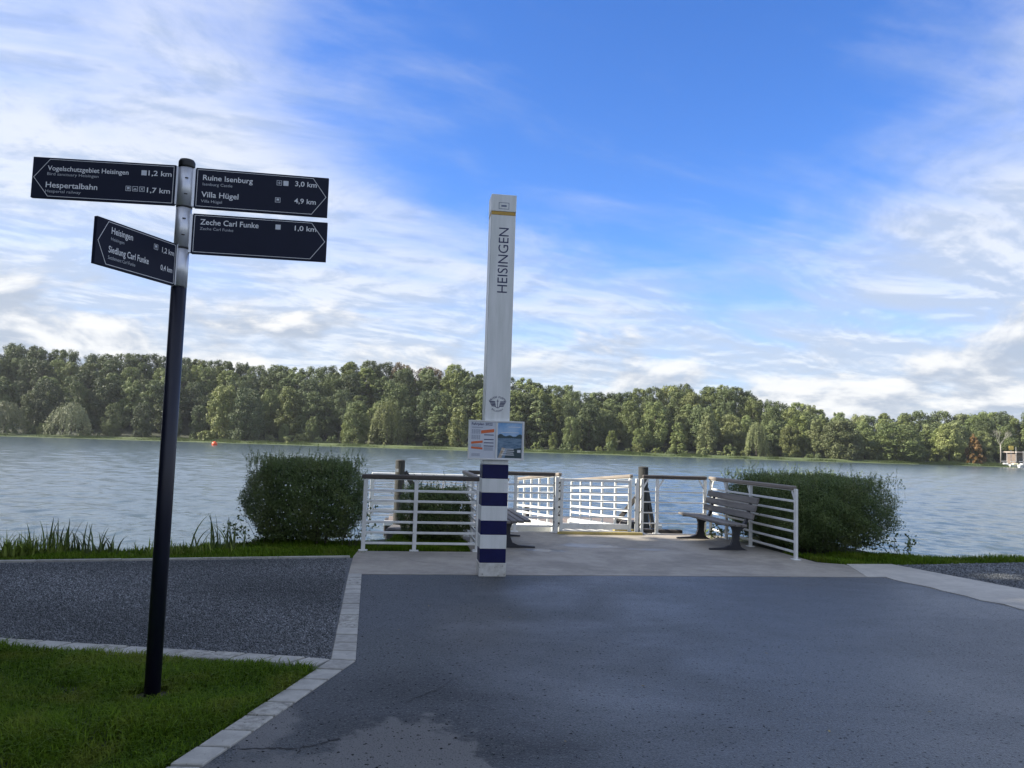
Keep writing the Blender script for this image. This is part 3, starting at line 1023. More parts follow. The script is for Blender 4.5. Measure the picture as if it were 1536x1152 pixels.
KINDS = []     # (crown mesh, trunk mesh, nominal height, nominal width)
for i, (mat, h, w, shape, low) in enumerate([
        ('leaf_wood', 18, 11, 'tall', .10), ('leaf_wood', 17, 12, 'round', .14), ('leaf_wood', 19, 10, 'tall', .08),
        ('leaf_dark', 18, 12, 'round', .12), ('leaf_dark', 19, 10, 'tall', .08), ('leaf_light', 16, 10, 'tall', .08),
        ('leaf_light', 15, 11, 'round', .10), ('leaf_wood', 18, 7.5, 'tall', .04), ('leaf_bronze', 17, 12, 'round', .14), ('leaf_dark', 17, 13, 'round', .2)]):
    KINDS.append((crown_mesh('crown', mat, 100 + i, h, w, 125, 12500, 0.46, shape, low), trunk_mesh('trunk', 'bark', h * .85, .26, i, 6), h, w, mat))


def far_tree(kind, x, y, h, w=None, label=None, name='woodland_tree', cat='tree', group=None, z=None, rz=None):
    cm, tm, hn, wn, mat = KINDS[kind]
    z = hill_z(x, y) - 0.2 if z is None else z
    root = empty(name, (x, y, z), random.uniform(0, 6.28) if rz is None else rz, label=label, cat=cat, group=group)
    s, sw = h / hn, (w or h / hn * wn) / wn
    mesh_ob('crown', cm, root, scale=(sw, sw, s))
    mesh_ob('trunk', tm, root, scale=(sw, sw, s))
    return root


LAB = {'leaf_wood': 'mid green tree', 'leaf_dark': 'dark green tree', 'leaf_light': 'pale yellowish tree', 'leaf_bronze': 'bronze tree'}
ZONES = [(150, 'behind the grey willows'), (300, 'behind the signpost pole'), (420, 'behind the orange buoy'), (560, 'above the big round bush'), (700, 'around the pale willow'),
         (800, 'behind the white column'), (940, 'above the barred gate'), (1080, 'above the open railing'), (1230, 'around the slim willow'), (1400, 'above the clipped hedge'), (99999, 'behind the orange cypress')]


def build_wood():
    rows = [(294, 11.5, .66, .9), (303, 9.5, .70, .95), (313, 9.5, .80, 1.0), (325, 9.5, .90, 1.02), (333, 8.0, .93, .99), (341, 6.5, .97, 1.0)]
    rng = random.Random(4)
    for ri, (Y, step, lo, hi) in enumerate(rows):
        lim = 0.70 * Y + 6
        x = -lim + rng.uniform(0, step)
        while x < lim:
            y = Y + rng.uniform(-3, 3)
            xx = x + rng.uniform(-2.5, 2.5)
            z = hill_z(xx, y) - 0.2
            tz = top_z(xx, y)
            if ri == len(rows) - 1:
                h = (tz - z) * rng.uniform(.93, 1.03)
            else:
                h = min(rng.uniform(13, 20), (tz - z) * rng.uniform(lo - .08, hi - .06))
            if ri == 0:
                h = min(h, rng.choice([rng.uniform(6.5, 10), rng.uniform(11, 17)]))
            h = max(6.5, min(h, 24))
            p = px_of(xx, y)
            kinds = [0, 3, 2, 3, 4, 7, 4, 9] if ri in (1, 2, 3) else ([0, 1, 5, 6, 5, 7, 2, 0] if ri == 0 else [0, 1, 2, 4, 7, 0, 3, 2])  # dark kinds behind a paler first row put shade between crowns into leaf colour
            if p < 330:
                kinds = [0, 3, 4, 4, 2, 3, 1]
            elif p > 850:
                kinds = kinds + [5, 6, 1, 0]
            k = rng.choice(kinds)
            if ri == 5 and (590 < p < 665):
                k = 8
            if ri == 5 and k != 8 and rng.random() < .25:
                k = rng.choice([9, 3])
            mt = KINDS[k][4]
            skip = ri == 0 and (p < 150 or 1490 < p) or (ri == 0 and 308 < p < 400) or (ri < 2 and p > 1498)
            if not skip:
                zone = next(z_ for lim_, z_ in ZONES if p < lim_)
                row = 'front row' if ri < 2 else ('middle' if ri < 4 else 'skyline row')
                far_tree(k, xx, y, h, h * rng.uniform(.60, .80), f'{LAB[mt]}, {row} of far wood, {zone}', group=f'{LAB[mt]}s, {row}, {zone}')
            x += step * rng.uniform(.8, 1.2)


build_wood()

# trees along the far water's edge that stand out one by one
wil = willow_mesh('crown', 'leaf_willow', 31, 12, 14)
wil2 = willow_mesh('crown', 'leaf_light', 32, 17, 12, 300, 26)
wil_tr = trunk_mesh('trunk', 'bark', 9, .4, 77, 8, .4)


def far_willow(me, hn, wn, px, y, h, w, label):
    x = (px - 768) / 1154.0 * y
    root = empty('willow_tree', (x, y, hill_z(x, y) - .2), random.uniform(0, 6), label=label, cat='tree')
    mesh_ob('crown', me, root, scale=(w / wn, w / wn, h / hn))
    mesh_ob('trunk', wil_tr, root, scale=(.8, .8, h / hn * .9))


far_willow(wil, 12, 14, 12, 285, 12.5, 15.5, 'grey green weeping willow at the far shore, at the picture edge')
far_willow(wil, 12, 14, 111, 285, 12.6, 16.0, 'grey green weeping willow on the far shore beside a low hedge')
far_willow(wil2, 17, 12, 583, 287, 17.5, 13.0, 'pale yellow green willow on the far shore above the mid bush')
far_willow(wil2, 17, 12, 1136, 287, 13.5, 9.5, 'slim pale willow on the far shore above the long hedge')


def at_px(kind, px, y, h, w, label, name='shore_tree', cat='tree'):
    return far_tree(kind, (px - 768) / 1154.0 * y, y, h, w, label, name, cat)


at_px(6, 338, 290, 20.5, 13, 'tall sunlit pale tree on the far shore near the orange buoy')
at_px(3, 372, 287, 19.5, 14, 'broad dark shore tree beside the tall sunlit tree')
at_px(0, 537, 288, 15.5, 11, 'pointed mid green tree on the far shore, short of the pale willow')
at_px(5, 690, 289, 15.5, 10, 'pale tree on the far shore just beside the timetable board')
at_px(3, 1345, 287, 13.5, 22, 'broad dark spreading tree on the far shore near the moored boats')
at_px(6, 1262, 287, 14.5, 16, 'yellow green broad tree on the far shore beyond the hedge end')
at_px(5, 1425, 288, 14.5, 11, 'pale yellow green tree beside the orange cypress')

# rusty swamp cypress, bare tree
ox = (1462 - 768) / 1154.0 * 286
cy = crown_mesh('crown', 'leaf_orange', 55, 11, 9.5, 44, 6000, 0.5, 'cone', .02)
r_ = empty('cypress_tree', (ox, 286, .0), 0.4, label='rusty orange cypress at the far water edge', cat='tree')
mesh_ob('crown', cy, r_)
mesh_ob('trunk', KINDS[7][1], r_, scale=(.8, .8, .55))


def bare_tree():
    y = 296
    x = (1502 - 768) / 1154.0 * y
    rng = random.Random(8)
    root = empty('bare_tree', (x, y, hill_z(x, y) - .1), 0, label='pale leafless tree standing behind the boat landing', cat='tree')
    b = MB()
    b.tube([(0, 0, 0), (.1, 0, 4), (.0, 0, 7.5)], [.27, .22, .18], 8)
    b.build('trunk', 'pale_bark', root, smooth=True)
    t = MB()

    def grow(p, d, L, r, lev):
        q = p + d * L
        t.tube([p, (p + q) / 2 + Vector((rng.uniform(-.1, .1), 0, 0)) * L, q], [r, r * .8, r * .55], 5, False)
        if lev:
            for _ in range(3 if lev > 1 else 4):
                nd = (d + Vector((rng.uniform(-.75, .75), rng.uniform(-.75, .75), rng.uniform(-.1, .5)))).normalized()
                grow(q if rng.random() < .6 else p + d * L * .7, nd, L * rng.uniform(.6, .8), r * .55, lev - 1)
    for _ in range(4):
        grow(Vector((0, 0, 7.2)), Vector((rng.uniform(-.5, .5), rng.uniform(-.5, .5), 1)).normalized(), 2.7, .10, 3)
    t.build('branches', 'pale_bark', root)


bare_tree()

# shrubs along the far bank
shrub_me = [crown_mesh('foliage', m, 200 + i, 3.2, 5.2, 22, 1700, .42, 'round', .02) for i, m in enumerate(['leaf_light', 'leaf_wood', 'leaf_dark'])]


def build_shrubs():
    rng = random.Random(21)
    px = 20
    while px < 1500:
        y = rng.uniform(284.5, 290)
        k = rng.choice([0, 0, 1, 1, 2])
        s = rng.uniform(.45, 1.25)
        if 150 < px < 300:
            s *= .5
        x = (px - 768) / 1154.0 * y
        o = mesh_ob('shore_shrub', shrub_me[k], None, (x, y, hill_z(x, y) - .15), rng.uniform(0, 6), (s * rng.uniform(.8, 1.4), s, s * rng.uniform(.7, 1.2)))
        zone = next(z_ for lim_, z_ in ZONES if px < lim_)
        kd = ['pale green shrub', 'mid green shrub', 'dark shrub'][k]
        tag(o, f'{kd} on the grassy far bank, {zone}', 'shrub', f'{kd}s on the far bank, {zone}')
        px += rng.uniform(14, 34)
    for i in range(5):
        x = (46 + i * 9 - 768) / 1154.0 * 289
        tag(mesh_ob('clipped_hedge', shrub_me[i % 2], None, (x, 289, hill_z(x, 289)), i, (.72, .5, 1.0)), 'low leafy hedge on the far bank between two willows', 'hedge', 'hedge between the willows')


build_shrubs()

# reedy fringe right at the far water line
def far_reeds():
    rng = np.random.default_rng(3)
    n = 26000
    x = rng.uniform(-205, 205, n)
    clump = 0.5 + 0.5 * np.sin(x * 0.33 + 2 * np.sin(x * 0.07))
    y = 280.2 + rng.uniform(-.6, 3.2, n) + 1.2 * np.sin(x * .045) + .6 * np.sin(x * .21)
    h = rng.uniform(.35, .8, n) * (0.5 + 0.9 * clump)
    B = np.stack([x, y, np.full(n, -.7) + np.clip((y - 280) * .22, 0, .8)], 1)
    w = rng.uniform(.05, .16, n)
    lean = rng.normal(0, .2, n)
    V = np.stack([B - np.stack([w, 0 * w, 0 * w], 1), B + np.stack([w, 0 * w, 0 * w], 1), B + np.stack([lean * h, rng.normal(0, .1, n), h], 1)], 1).reshape(-1, 3)
    me = np_mesh('reed_fringe', V, np.arange(3 * n).reshape(n, 3), 'leaf_lime', np.repeat(rng.uniform(0, 1, n), 3))
    mesh_ob('reed_fringe', me, kind='stuff', label='bright green reeds and grass along the far water line', cat='reeds')


far_reeds()

# boat landing at the far right
def marina():
    y = 300
    X = lambda px, yy=y: (px - 768) / 1154.0 * yy
    z0 = hill_z(X(1520), 292)
    c = empty('clubhouse', (X(1541), y, z0), 0, label='low brown clubhouse with flat roof behind the boats', cat='building')
    MB().box((2, 0, 2.2), (17, 7, 4.4)).build('wall', 'club_wall', c)
    MB().box((2, -.6, 4.65), (18.5, 9, .45), .05).build('roof', 'club_roof', c)
    for i in range(5):
        MB().box((-4.5 + i * 3.1, -3.53, 1.7), (1.7, .1, 1.8)).build('window', 'club_glass', c)
    s = empty('advertising_sign', (X(1518, 296), 296, z0), 0, label='square yellow sign raised above the clubhouse', cat='sign')
    MB().box((0, 0, 6.2), (1.7, .15, 1.6)).build('panel', 'club_yellow', s)
    MB().tube([(0, 0.2, 0), (0, 0.2, 6.8)], .08, 6).build('post', 'steel', s)
    for i, (px, h, L, lab) in enumerate(((1510, 5.5, 4, 'white sailing dinghy with bare mast by the landing, leftmost'), (1524, 7.5, 5, 'white sailing boat with the tallest mast at the landing'), (1535, 6, 4.5, 'white boat with bare mast at the picture edge'))):
        yy = 283 - i
        b = empty('sailing_boat', (X(px, yy), yy, WATER_Z), .25 * i - .1, label=lab, cat='boat')
        hull = MB()
        secs = [(-.5, .28, .9), (-.3, .42, .95), (0, .5, .95), (.25, .4, 1.05), (.42, .18, 1.2), (.5, .02, 1.3)]
        vs, fs = [], []
        for t, wd, tp in secs:
            vs += [(t * L, -wd * 2.0, tp), (t * L, -wd * 1.2, .0), (t * L, 0, -.3), (t * L, wd * 1.2, .0), (t * L, wd * 2.0, tp)]
        for j in range(len(secs) - 1):
            for k in range(4):
                fs.append((j * 5 + k, j * 5 + k + 1, j * 5 + k + 6, j * 5 + k + 5))
            fs.append((j * 5 + 4, j * 5, j * 5 + 5, j * 5 + 9))
        fs.append((0, 1, 2, 3, 4))
        hull.add(vs, fs).build('hull', 'boat_white', b)
        MB().box((-.2, 0, 1.25), (L * .4, 1.1, .55), .15).build('cabin', 'boat_cream' if i == 1 else 'boat_white', b)
        MB().tube([(.3, 0, .9), (.3, 0, h)], .05, 6).build('mast', 'boat_white', b)
        MB().tube([(.3, 0, 2.2), (-L * .4, 0, 2.1)], .09, 6).build('boom', 'boat_white', b)


marina()

# buoy
bz = empty('buoy', (-76.5, 200, WATER_Z), 0, label='round orange buoy floating far out on the lake', cat='buoy')
MB().lathe([(.12, -.5), (.42, -.3), (.62, .0), (.70, .3), (.62, .62), (.40, .88), (.14, .99)], 18).build('float', 'buoy_orange', bz, smooth=True)
MB().lathe([(.10, .97), (.10, 1.10), (.03, 1.14)], 8).build('eye', 'black_rubber', bz)

# ------------------------------------------------------------------ landing stage railings
RAILS = (0.115, 0.268, 0.421, 0.574, 0.727, 0.880)


def railing(label, p0, p1, posts, name='railing', rails=RAILS, hand='handrail_wood', slope=0.0, group=None, hand_ext=(0.05, 0.05), hand_split=None,
            end_post=False, bracket=False, top=1.04, plate=True, post_w=0.058, rail_h=0.034, hand_w=0.075):
    d = Vector(p1) - Vector(p0)
    L = Vector((d.x, d.y)).length
    root = empty(name, Vector(p0), math.atan2(d.y, d.x), label=label, cat='railing', group=group)
    dz = lambda x: slope * x
    for i, x in enumerate(posts):
        last = end_post and i == 0
        hh = top + 0.03 if last else top - 0.0
        b = MB().box((x, 0, hh / 2 + dz(x)), (post_w, 0.045, hh), 0.004)
        if plate:
            b.box((x, 0, 0.008 + dz(x)), (0.13, 0.11, 0.016), 0.003)
        b.build('post', 'white_paint', root)
        if bracket:
            s = 1 if i < len(posts) - 1 else -1
            MB().bar((x + s * .02, -.0, top - .17 + dz(x)), (x + s * .12, 0, top - .005 + dz(x)), .012, .03).build('bracket', 'white_paint', root)
    for i in range(len(posts) - 1):
        a, c = posts[i] + post_w / 2, posts[i + 1] - post_w / 2
        for z in rails:
            MB().bar((a, 0, z + dz(a)), (c, 0, z + dz(c)), 0.026, rail_h, 0.004).build('rail', 'white_paint', root)
    a, c = posts[0] - hand_ext[0], posts[-1] + hand_ext[1]
    cuts = [a, c] if hand_split is None else [a, hand_split, c]
    MB().bar((posts[0], 0, top + 0.004 + dz(posts[0])), (posts[-1], 0, top + 0.004 + dz(posts[-1])), .034, .008).build('carrier', 'white_paint', root)
    for i in range(len(cuts) - 1):
        h = hand if isinstance(hand, str) else hand[i]
        MB().bar((cuts[i] + .001, 0, top + .042 + dz(cuts[i])), (cuts[i + 1] - .001, 0, top + .042 + dz(cuts[i + 1])), hand_w, .066, .014).build('handrail', h, root)
    return root


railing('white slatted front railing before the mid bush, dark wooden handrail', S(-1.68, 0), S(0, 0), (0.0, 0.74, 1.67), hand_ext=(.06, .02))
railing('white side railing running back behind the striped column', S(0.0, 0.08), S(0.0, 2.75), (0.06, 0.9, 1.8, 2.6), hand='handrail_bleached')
railing('white back railing between striped column and gate', S(0.02, 2.72), S(1.78, 2.72), (0.05, 0.95, 1.70), hand_ext=(0, 0.0))
railing('white open railing between the gate and the bench corner', S(3.38, 2.72), S(4.72, 2.72), (0.04, 0.34, 1.30), rails=(.2, .4, .6, .8), hand_ext=(0, 0.03), bracket=True, rail_h=.022)
railing('long white railing behind the wooden bench, before the hedge', S(4.8, -0.51), S(4.8, 2.76), (0.0, 1.52, 2.5, 3.22), hand='handrail_bleached', end_post=True, bracket=True, hand_ext=(-.035, .05))


# gate and threshold
def gate():
    p0, p1 = S(1.84, 2.66), S(3.16, 2.66)
    L = (p1 - p0).length
    root = empty('gate', p0, SA, label='white barred gate closing the way to the gangway', cat='gate')
    for x in (.0, L):
        MB().box((x, 0, .53), (.055, .05, .98), .004).build('stile', 'white_paint', root)
    for i, z in enumerate((.985, .13)):
        MB().box((L / 2, 0, z), (L - .055, .045, .05 if i == 0 else .10), .004).build('frame_rail', 'white_paint', root)
    for z in (.30, .45, .60, .75, .88):
        MB().box((L / 2, 0, z), (L - .055, .022, .026), .003).build('bar', 'white_paint', root)
    for x in (-.10, L + .14):
        b = MB().box((x, 0, .52), (.06, .06, 1.04), .004)
        b.build('gate_post', 'white_paint', root)
    for i in range(6):
        MB().box((-.05, -.03, .18 + i * .15), (.03, .03, .035), .006).build('stud', 'black_rubber', root)
    t = empty('threshold_plate', S(1.72, 2.40), SA, label='yellow edged steel plate at the foot of the gate', cat='plate')
    MB().prism([(0.0, 0), (1.62, 0), (1.62, .08), (.10, .08)], .006, .05).build('nosing', 'yellow_plate', t)
    MB().prism([(.10, .082), (1.62, .082), (1.62, .34), (.10, .34)], .006, .04).build('plate', 'ramp_boards', t)
    MB().prism([(1.20, .36), (1.56, .36), (1.50, .60), (1.22, .62)], .0, .075).build('wedge', 'yellow_plate', t)
    # slack chains that close the gaps beside the gate
    for lab, ua, ub in (('four slack chains between back railing and gate', 1.74, 1.80), ('slack chains between gate and right hand railing', 3.30, 3.36)):
        for k in range(4):
            z = .22 + k * .24
            a, b_ = S(ua - .04, 2.66, z), S(ub + .04, 2.66, z + .03)
            n = 9
            pts = [a.lerp(b_, i / n) - Vector((0, 0, .12 * (1 - (2 * i / n - 1) ** 2))) for i in range(n + 1)]
            MB().tube(pts, .007, 5).build('chain', 'dark_steel', None, label='slack dark chain beside the ' + ('hinge side of the gate' if ua < 2 else 'latch side of the gate'), cat='chain', group='chains by hinge side' if ua < 2 else 'chains by latch side')


gate()

# gangway and pontoon
GU0, GU1 = 1.86, 3.20
GV0, GV1, GZ1 = 2.80, 8.0, -0.33
gs = GZ1 / (GV1 - GV0)
gw = empty('gangway', S(GU0, GV0), SA, label='pale boarded gangway sloping down to the pontoon', cat='gangway')
for i in range(28):
    v = (GV1 - GV0) * (i + .5) / 28
    MB().bar((0.02, v, gs * v - .03), (GU1 - GU0 - .02, v, gs * v - .03), (GV1 - GV0) / 28 - .008, .03).build('plank', 'ramp_boards', gw)
for x in (0.0, GU1 - GU0):
    MB().bar((x, 0, -.06), (x, GV1 - GV0, GZ1 - .06), .06, .30, .004).build('side_beam', 'white_paint', gw)
GP = (0.06, 1.08, 2.1, 3.1, 4.1, 5.1)
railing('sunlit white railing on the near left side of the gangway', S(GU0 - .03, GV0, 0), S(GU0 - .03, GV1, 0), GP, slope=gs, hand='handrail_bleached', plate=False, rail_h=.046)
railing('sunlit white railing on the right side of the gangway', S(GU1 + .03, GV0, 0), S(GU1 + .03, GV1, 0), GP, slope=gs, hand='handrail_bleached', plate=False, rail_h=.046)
PZ = -0.36
pt = empty('pontoon', S(-2.0, 8.05), SA, label='floating pontoon with reddish deck beyond the gangway', cat='pontoon')
for i in range(9):
    MB().box((1.0 + i * .78, .95, PZ - .05), (.77, 1.85, .09), .01).build('deck_board', 'pontoon_red', pt)
MB().box((4.1, .95, PZ - .35), (7.2, 1.75, .50), .02).build('float_body', 'wet_timber', pt)
MB().box((4.1, -.03, PZ - .06), (7.2, .05, .12), .005).build('rim', 'white_paint', pt)
railing('white railing along the pontoon behind the side railing', S(-1.9, 8.2, PZ), S(1.75, 8.2, PZ), (0.05, .85, 1.7, 2.55, 3.5), hand='handrail_bleached', plate=False)
railing('white railing along the outer edge of the pontoon', S(-1.9, 9.8, PZ), S(1.2, 9.8, PZ), (0.05, .95, 1.95, 3.0), hand='white_paint', plate=False)
# white flank that shows below the back railing
cp = empty('side_screen', S(.75, 3.35), SA + rad(0), label='white sunlit panel low beside the gangway', cat='panel')
MB().box((.55, 0, -.12), (1.0, .05, .34), .01).build('sheet', 'white_paint', cp)
MB().box((.1, .05, -.4), (.06, .06, .9)).build('leg', 'white_paint', cp)
MB().box((1.0, .05, -.4), (.06, .06, .9)).build('leg', 'white_paint', cp)
for i, (u, v, lab) in enumerate(((2.35, 9.5, 'dark mooring bollard on the pontoon seen through the gate'), (1.55, 9.6, 'dark mooring bollard on the pontoon near the gate hinge'))):
    bo = empty('mooring_bollard', S(u, v, PZ), 0, label=lab, cat='bollard')
    MB().lathe([(.11, 0), (.11, .03), (.075, .05), (.075, .26)], 12).build('shaft', 'black_rubber', bo, smooth=True)
    MB().lathe([(.10, .26), (.12, .29), (.10, .34), (.04, .35)], 12).build('head', 'black_rubber', bo, smooth=True)


# timber piles
def pile(loc, top, r, label, braces, wear=True):
    root = empty('mooring_pile', (loc[0], loc[1], -2.2), 0, label=label, cat='pile')
    n, seg = 18, 14
    rng = random.Random(int(loc[0] * 100))
    vs, fs = [], []
    H = top + 2.2
    for j in range(seg + 1):
        for k in range(n):
            a = 2 * math.pi * k / n
            rr = r * (1 + rng.uniform(-.025, .025)) * (1 - .04 * j / seg)
            vs.append((rr * math.cos(a), rr * math.sin(a), H * j / seg))
    for j in range(seg):
        for k in range(n):
            a, b_ = j * n + k, j * n + (k + 1) % n
            fs.append((a, b_, b_ + n, a + n))
    fs.append(tuple(range(seg * n, (seg + 1) * n)))
    MB().add(vs, fs).build('shaft', 'pile_wood', root, smooth=False)
    MB().lathe([(r * .99, H - .001), (r * 1.0, H + .012), (r * .7, H + .03), (r * .2, H + .035)], n).build('top_cap', 'pile_wood', root)
    for (a, b_) in braces:
        MB().bar((a[0], a[1], a[2] + 2.2), (b_[0], b_[1], b_[2] + 2.2), .07, .11, .01).build('brace', 'wet_timber', root)
    return root


pl = pile((-2.40, 17.0), 1.18, .108, 'weathered timber pile behind the slatted front railing', [((.10, .05, .95), (1.3, .3, -.9))])
MB().box((-.05, -.14, 2.2 + .98), (.07, .012, .07)).build('number_plate', 'white_paint', pl)
pile((3.29, 19.0), 1.15, .125, 'weathered timber pile standing right of the gate', [((-.05, .1, .55), (-.95, .5, -.75)), ((.1, .1, .65), (.42, .3, -.9)), ((.02, .12, .65), (.26, .35, -.9))])
cl = empty('pile_guide', (3.29, 19.0, -.62), .1, label='dark iron guide clamped round the pile foot', cat='clamp')
MB().box((-.32, 0, .1), (.35, .5, .75), .02).build('bracket', 'wet_timber', cl)
MB().lathe([(.14, .1), (.24, .1), (.24, .24), (.14, .24)], 16).build('ring', 'pile_wood', cl)
MB().box((0, 0, 0), (.62, .7, .9), .03).build('stone_block', 'stone_block', None, label='dark concrete block at the water below the pile and bush', cat='block').location = (-1.95, 14.75, -.45)
MB().box((0, 0, 0), (1.15, .14, .22), .01).build('timber_beam', 'wet_timber', None, label='dark timber beam behind the open railing right of the pile', cat='beam').location = S(3.75, 3.05, -.05)


# ------------------------------------------------------------------ benches
def bench(loc, rz, label):
    """length along local x, sitter faces local +y"""
    root = empty('park_bench', loc, rz, label=label, cat='bench')
    L = 2.02
    for i, y in enumerate((.08, .185, .29, .395)):
        MB().box((0, y, .438 - .006 * (3 - i) + (.004 if i == 3 else 0)), (L, .096, .042), .008).build('seat_slat', 'bench_wood', root)
    lean = Matrix.Rotation(rad(-17), 3, 'X')
    for i in range(3):
        z = .57 + i * .125
        MB().box((0, -.035 - (z - .45) * .30, z), (L, .036, .108), .008, Matrix.Rotation(rad(16), 3, 'X')).build('back_slat', 'bench_wood', root)
    prof = [(.56, .0), (.56, .028), (.30, .045), (.20, .085), (.165, .17), (.16, .30), (.185, .37), (.24, .395), (.46, .408), (.46, .418), (.0, .405), (-.045, .47), (-.155, .87), (-.185, .86),
            (-.09, .47), (-.03, .37), (.045, .30), (.055, .16), (.03, .06), (-.02, .03), (-.10, .0)]
    for x in (-.74, .74):
        vs = [(x - .03, y, z) for y, z in prof] + [(x + .03, y, z) for y, z in prof]
        n = len(prof)
        fs = [tuple(range(n)), tuple(range(2 * n - 1, n - 1, -1))] + [(i, i + n, (i + 1) % n + n, (i + 1) % n) for i in range(n)]
        MB().add(vs, fs).build('leg', 'cast_iron', root)
    return root


bench(S(4.42, 1.27), SA + rad(90), 'grey slatted bench with dark iron legs before the long right railing')
bench(S(0.40, 1.25), SA - rad(90), 'grey slatted bench half hidden behind the striped column')

# ------------------------------------------------------------------ landing stage column
def column():
    """local x along the front, -y towards the viewer, origin at the foot of the front face"""
    root = empty('landing_column', (-0.170, 9.525, 0.0), SA, label='tall white column with navy bands lettered HEISINGEN before the landing stage', cat='column')
    D = .30
    z = [0.0, .164, .333, .502, .672, .851, 1.013, 1.185, 1.357]
    w = .326
    for i in range(8):
        blue = i % 2 == 1
        ww = w + (.008 if i == 0 else 0) - (.004 if blue else 0)
        dd = D + (.008 if i == 0 else 0) - (.004 if blue else 0)
        o = MB().box((0, D / 2, (z[i] + z[i + 1]) / 2), (ww, dd, z[i + 1] - z[i] - (.001)), .004).build('band', 'column_blue' if blue else ('column_foot' if i == 0 else 'column_white'), root)
    MB().box((0, D / 2, 1.387), (w - .010, D - .01, .058), .004).build('collar', 'column_white', root)
    sh = MB().box((0, D / 2, (1.417 + 4.50) / 2), (.312, .285, 4.50 - 1.417), .005).build('shaft', 'column_white', root)
    MB().box((0, D / 2, 4.522), (.310, .287, .043), .003).build('stripe', 'column_yellow', root)
    cap = MB().box((0, D / 2, 4.655), (.318, .293, .218), .004).build('cap', 'column_white', root)
    fy = D / 2 - .1425 - .0015
    # name, reading upwards
    t = MB()
    vs, fs = text_shape('HEISINGEN', -.002)
    x0, x1 = min(v[0] for v in vs), max(v[0] for v in vs)
    kx = (4.335 - 3.505) / (x1 - x0)
    kz = .128 / .70
    t.add([(-b * kz + .072, fy, 3.505 + (a - x0) * kx) for a, b in vs], fs)
    t.build('lettering', 'print_blue', sh, label='dark upright lettering HEISINGEN')
    # emblem: anchor between two wings, arched words
    e = MB()
    cz = 2.110
    e.rect(-.0035, cz - .055, .0035, cz + .052, fy)
    e.rect(-.014, cz + .028, .014, cz + .034, fy)
    n = 10
    for k in range(n):
        a0, a1 = math.pi * (1.12 + .76 * k / n), math.pi * (1.12 + .76 * (k + 1) / n)
        e.add([(r * math.cos(a), fy, cz - .025 + r * math.sin(a)) for r, a in ((.024, a0), (.024, a1), (.031, a1), (.031, a0))], [(3, 2, 1, 0)])
    for s in (-1, 1):
        for j in range(4):
            xi, xo, zz = .020 + .004 * (3 - j), .104 - .010 * j, cz + .026 - .018 * j
            p = [(s * xi, fy, zz - .010), (s * xo, fy, zz - .006), (s * (xo + .004), fy, zz + .006), (s * xi, fy, zz + .003)]
            e.add(p if s > 0 else p[::-1], [(0, 1, 2, 3)])
    for word, r, lo, hi, down, cp in (('WEISSE FLOTTE', .100, 150, 30, False, .022), ('BALDENEY', .100, 220, 320, True, .018)):
        m = len(word)
        for i, ch in enumerate(word):
            if ch == ' ':
                continue
            a = rad(lo + (hi - lo) * (i + .5) / m)
            vs, fs = text_shape(ch, .02)
            cx = (min(v[0] for v in vs) + max(v[0] for v in vs)) / 2
            k = cp / .7
            rot = a + math.pi / 2 if down else a - math.pi / 2
            ox, oz = r * math.cos(a), cz - .014 + r * .86 * math.sin(a)
            e.add([(ox + ((p - cx) * math.cos(rot) - q * math.sin(rot)) * k, fy, oz + ((p - cx) * math.sin(rot) + q * math.cos(rot)) * k) for p, q in vs], fs)
    e.build('emblem', 'print_blue', sh, label='navy winged anchor emblem with arched words')
    lg = MB()
    fc = D / 2 - .1465 - .0015
    for a in ((-.066, 4.575, .066, 4.581), (-.066, 4.654, .066, 4.660), (-.066, 4.575, -.060, 4.66), (.060, 4.575, .066, 4.66)):
        lg.rect(*a, fc)
    lg.build('frame_mark', 'print_text', cap)
    MB().rect(-.034, 4.605, .034, 4.628, fc - .0005).build('bar_mark', 'print_text', cap)

    # notice board
    bd = empty('notice_board', (0, 0, 0), 0)
    bd.parent = root
    bx0, bx1, bz0, bz1 = -.352, .338, 1.415, 1.897
    by = -.030
    back = MB().box(((bx0 + bx1) / 2, by + .017, (bz0 + bz1) / 2), (bx1 - bx0, .030, bz1 - bz0), .003)
    back.build('back_panel', 'print_white', bd)
    fr = MB()
    for x in (bx0 + .009, (bx0 + bx1) / 2, bx1 - .009):
        fr.box((x, by - .002, (bz0 + bz1) / 2), (.018, .012, bz1 - bz0), .002)
    for z_ in (bz0 + .009, bz1 - .009):
        for xa, xb in ((bx0 + .018, (bx0 + bx1) / 2 - .009), ((bx0 + bx1) / 2 + .009, bx1 - .018)):
            fr.box(((xa + xb) / 2, by - .002, z_), (xb - xa, .012, .018), .002)
    fr.build('frame', 'white_paint', bd)
    py = by - .0005
    xm = (bx0 + bx1) / 2
    X0, X1, Z0, Z1 = bx0 + .028, xm - .018, bz0 + .028, bz1 - .024
    MB().rect(X0 - .008, Z0 - .008, X1 + .008, Z1 + .005, py).build('timetable_sheet', 'print_pale', bd)
    fx = lambda f: X0 + (X1 - X0) * f
    fz = lambda f: Z0 + (Z1 - Z0) * f
    tt = MB()
    tt.text('Fahrplan 2022', fx(.03), fz(.915), (X1 - X0) * .86, .030, py - .001, .020)
    tt.build('heading', 'print_blue', bd)
    ln = MB()
    for f in [.855, .84]:
        ln.rect(fx(.04), fz(f), fx(.5), fz(f) + .003, py - .001)
    for blk in (.78, .62):
        for i in range(7):
            for c in range(5):
                ln.rect(fx(.04 + c * .075), fz(blk - i * .018), fx(.09 + c * .075), fz(blk - i * .018) + .0035, py - .001)
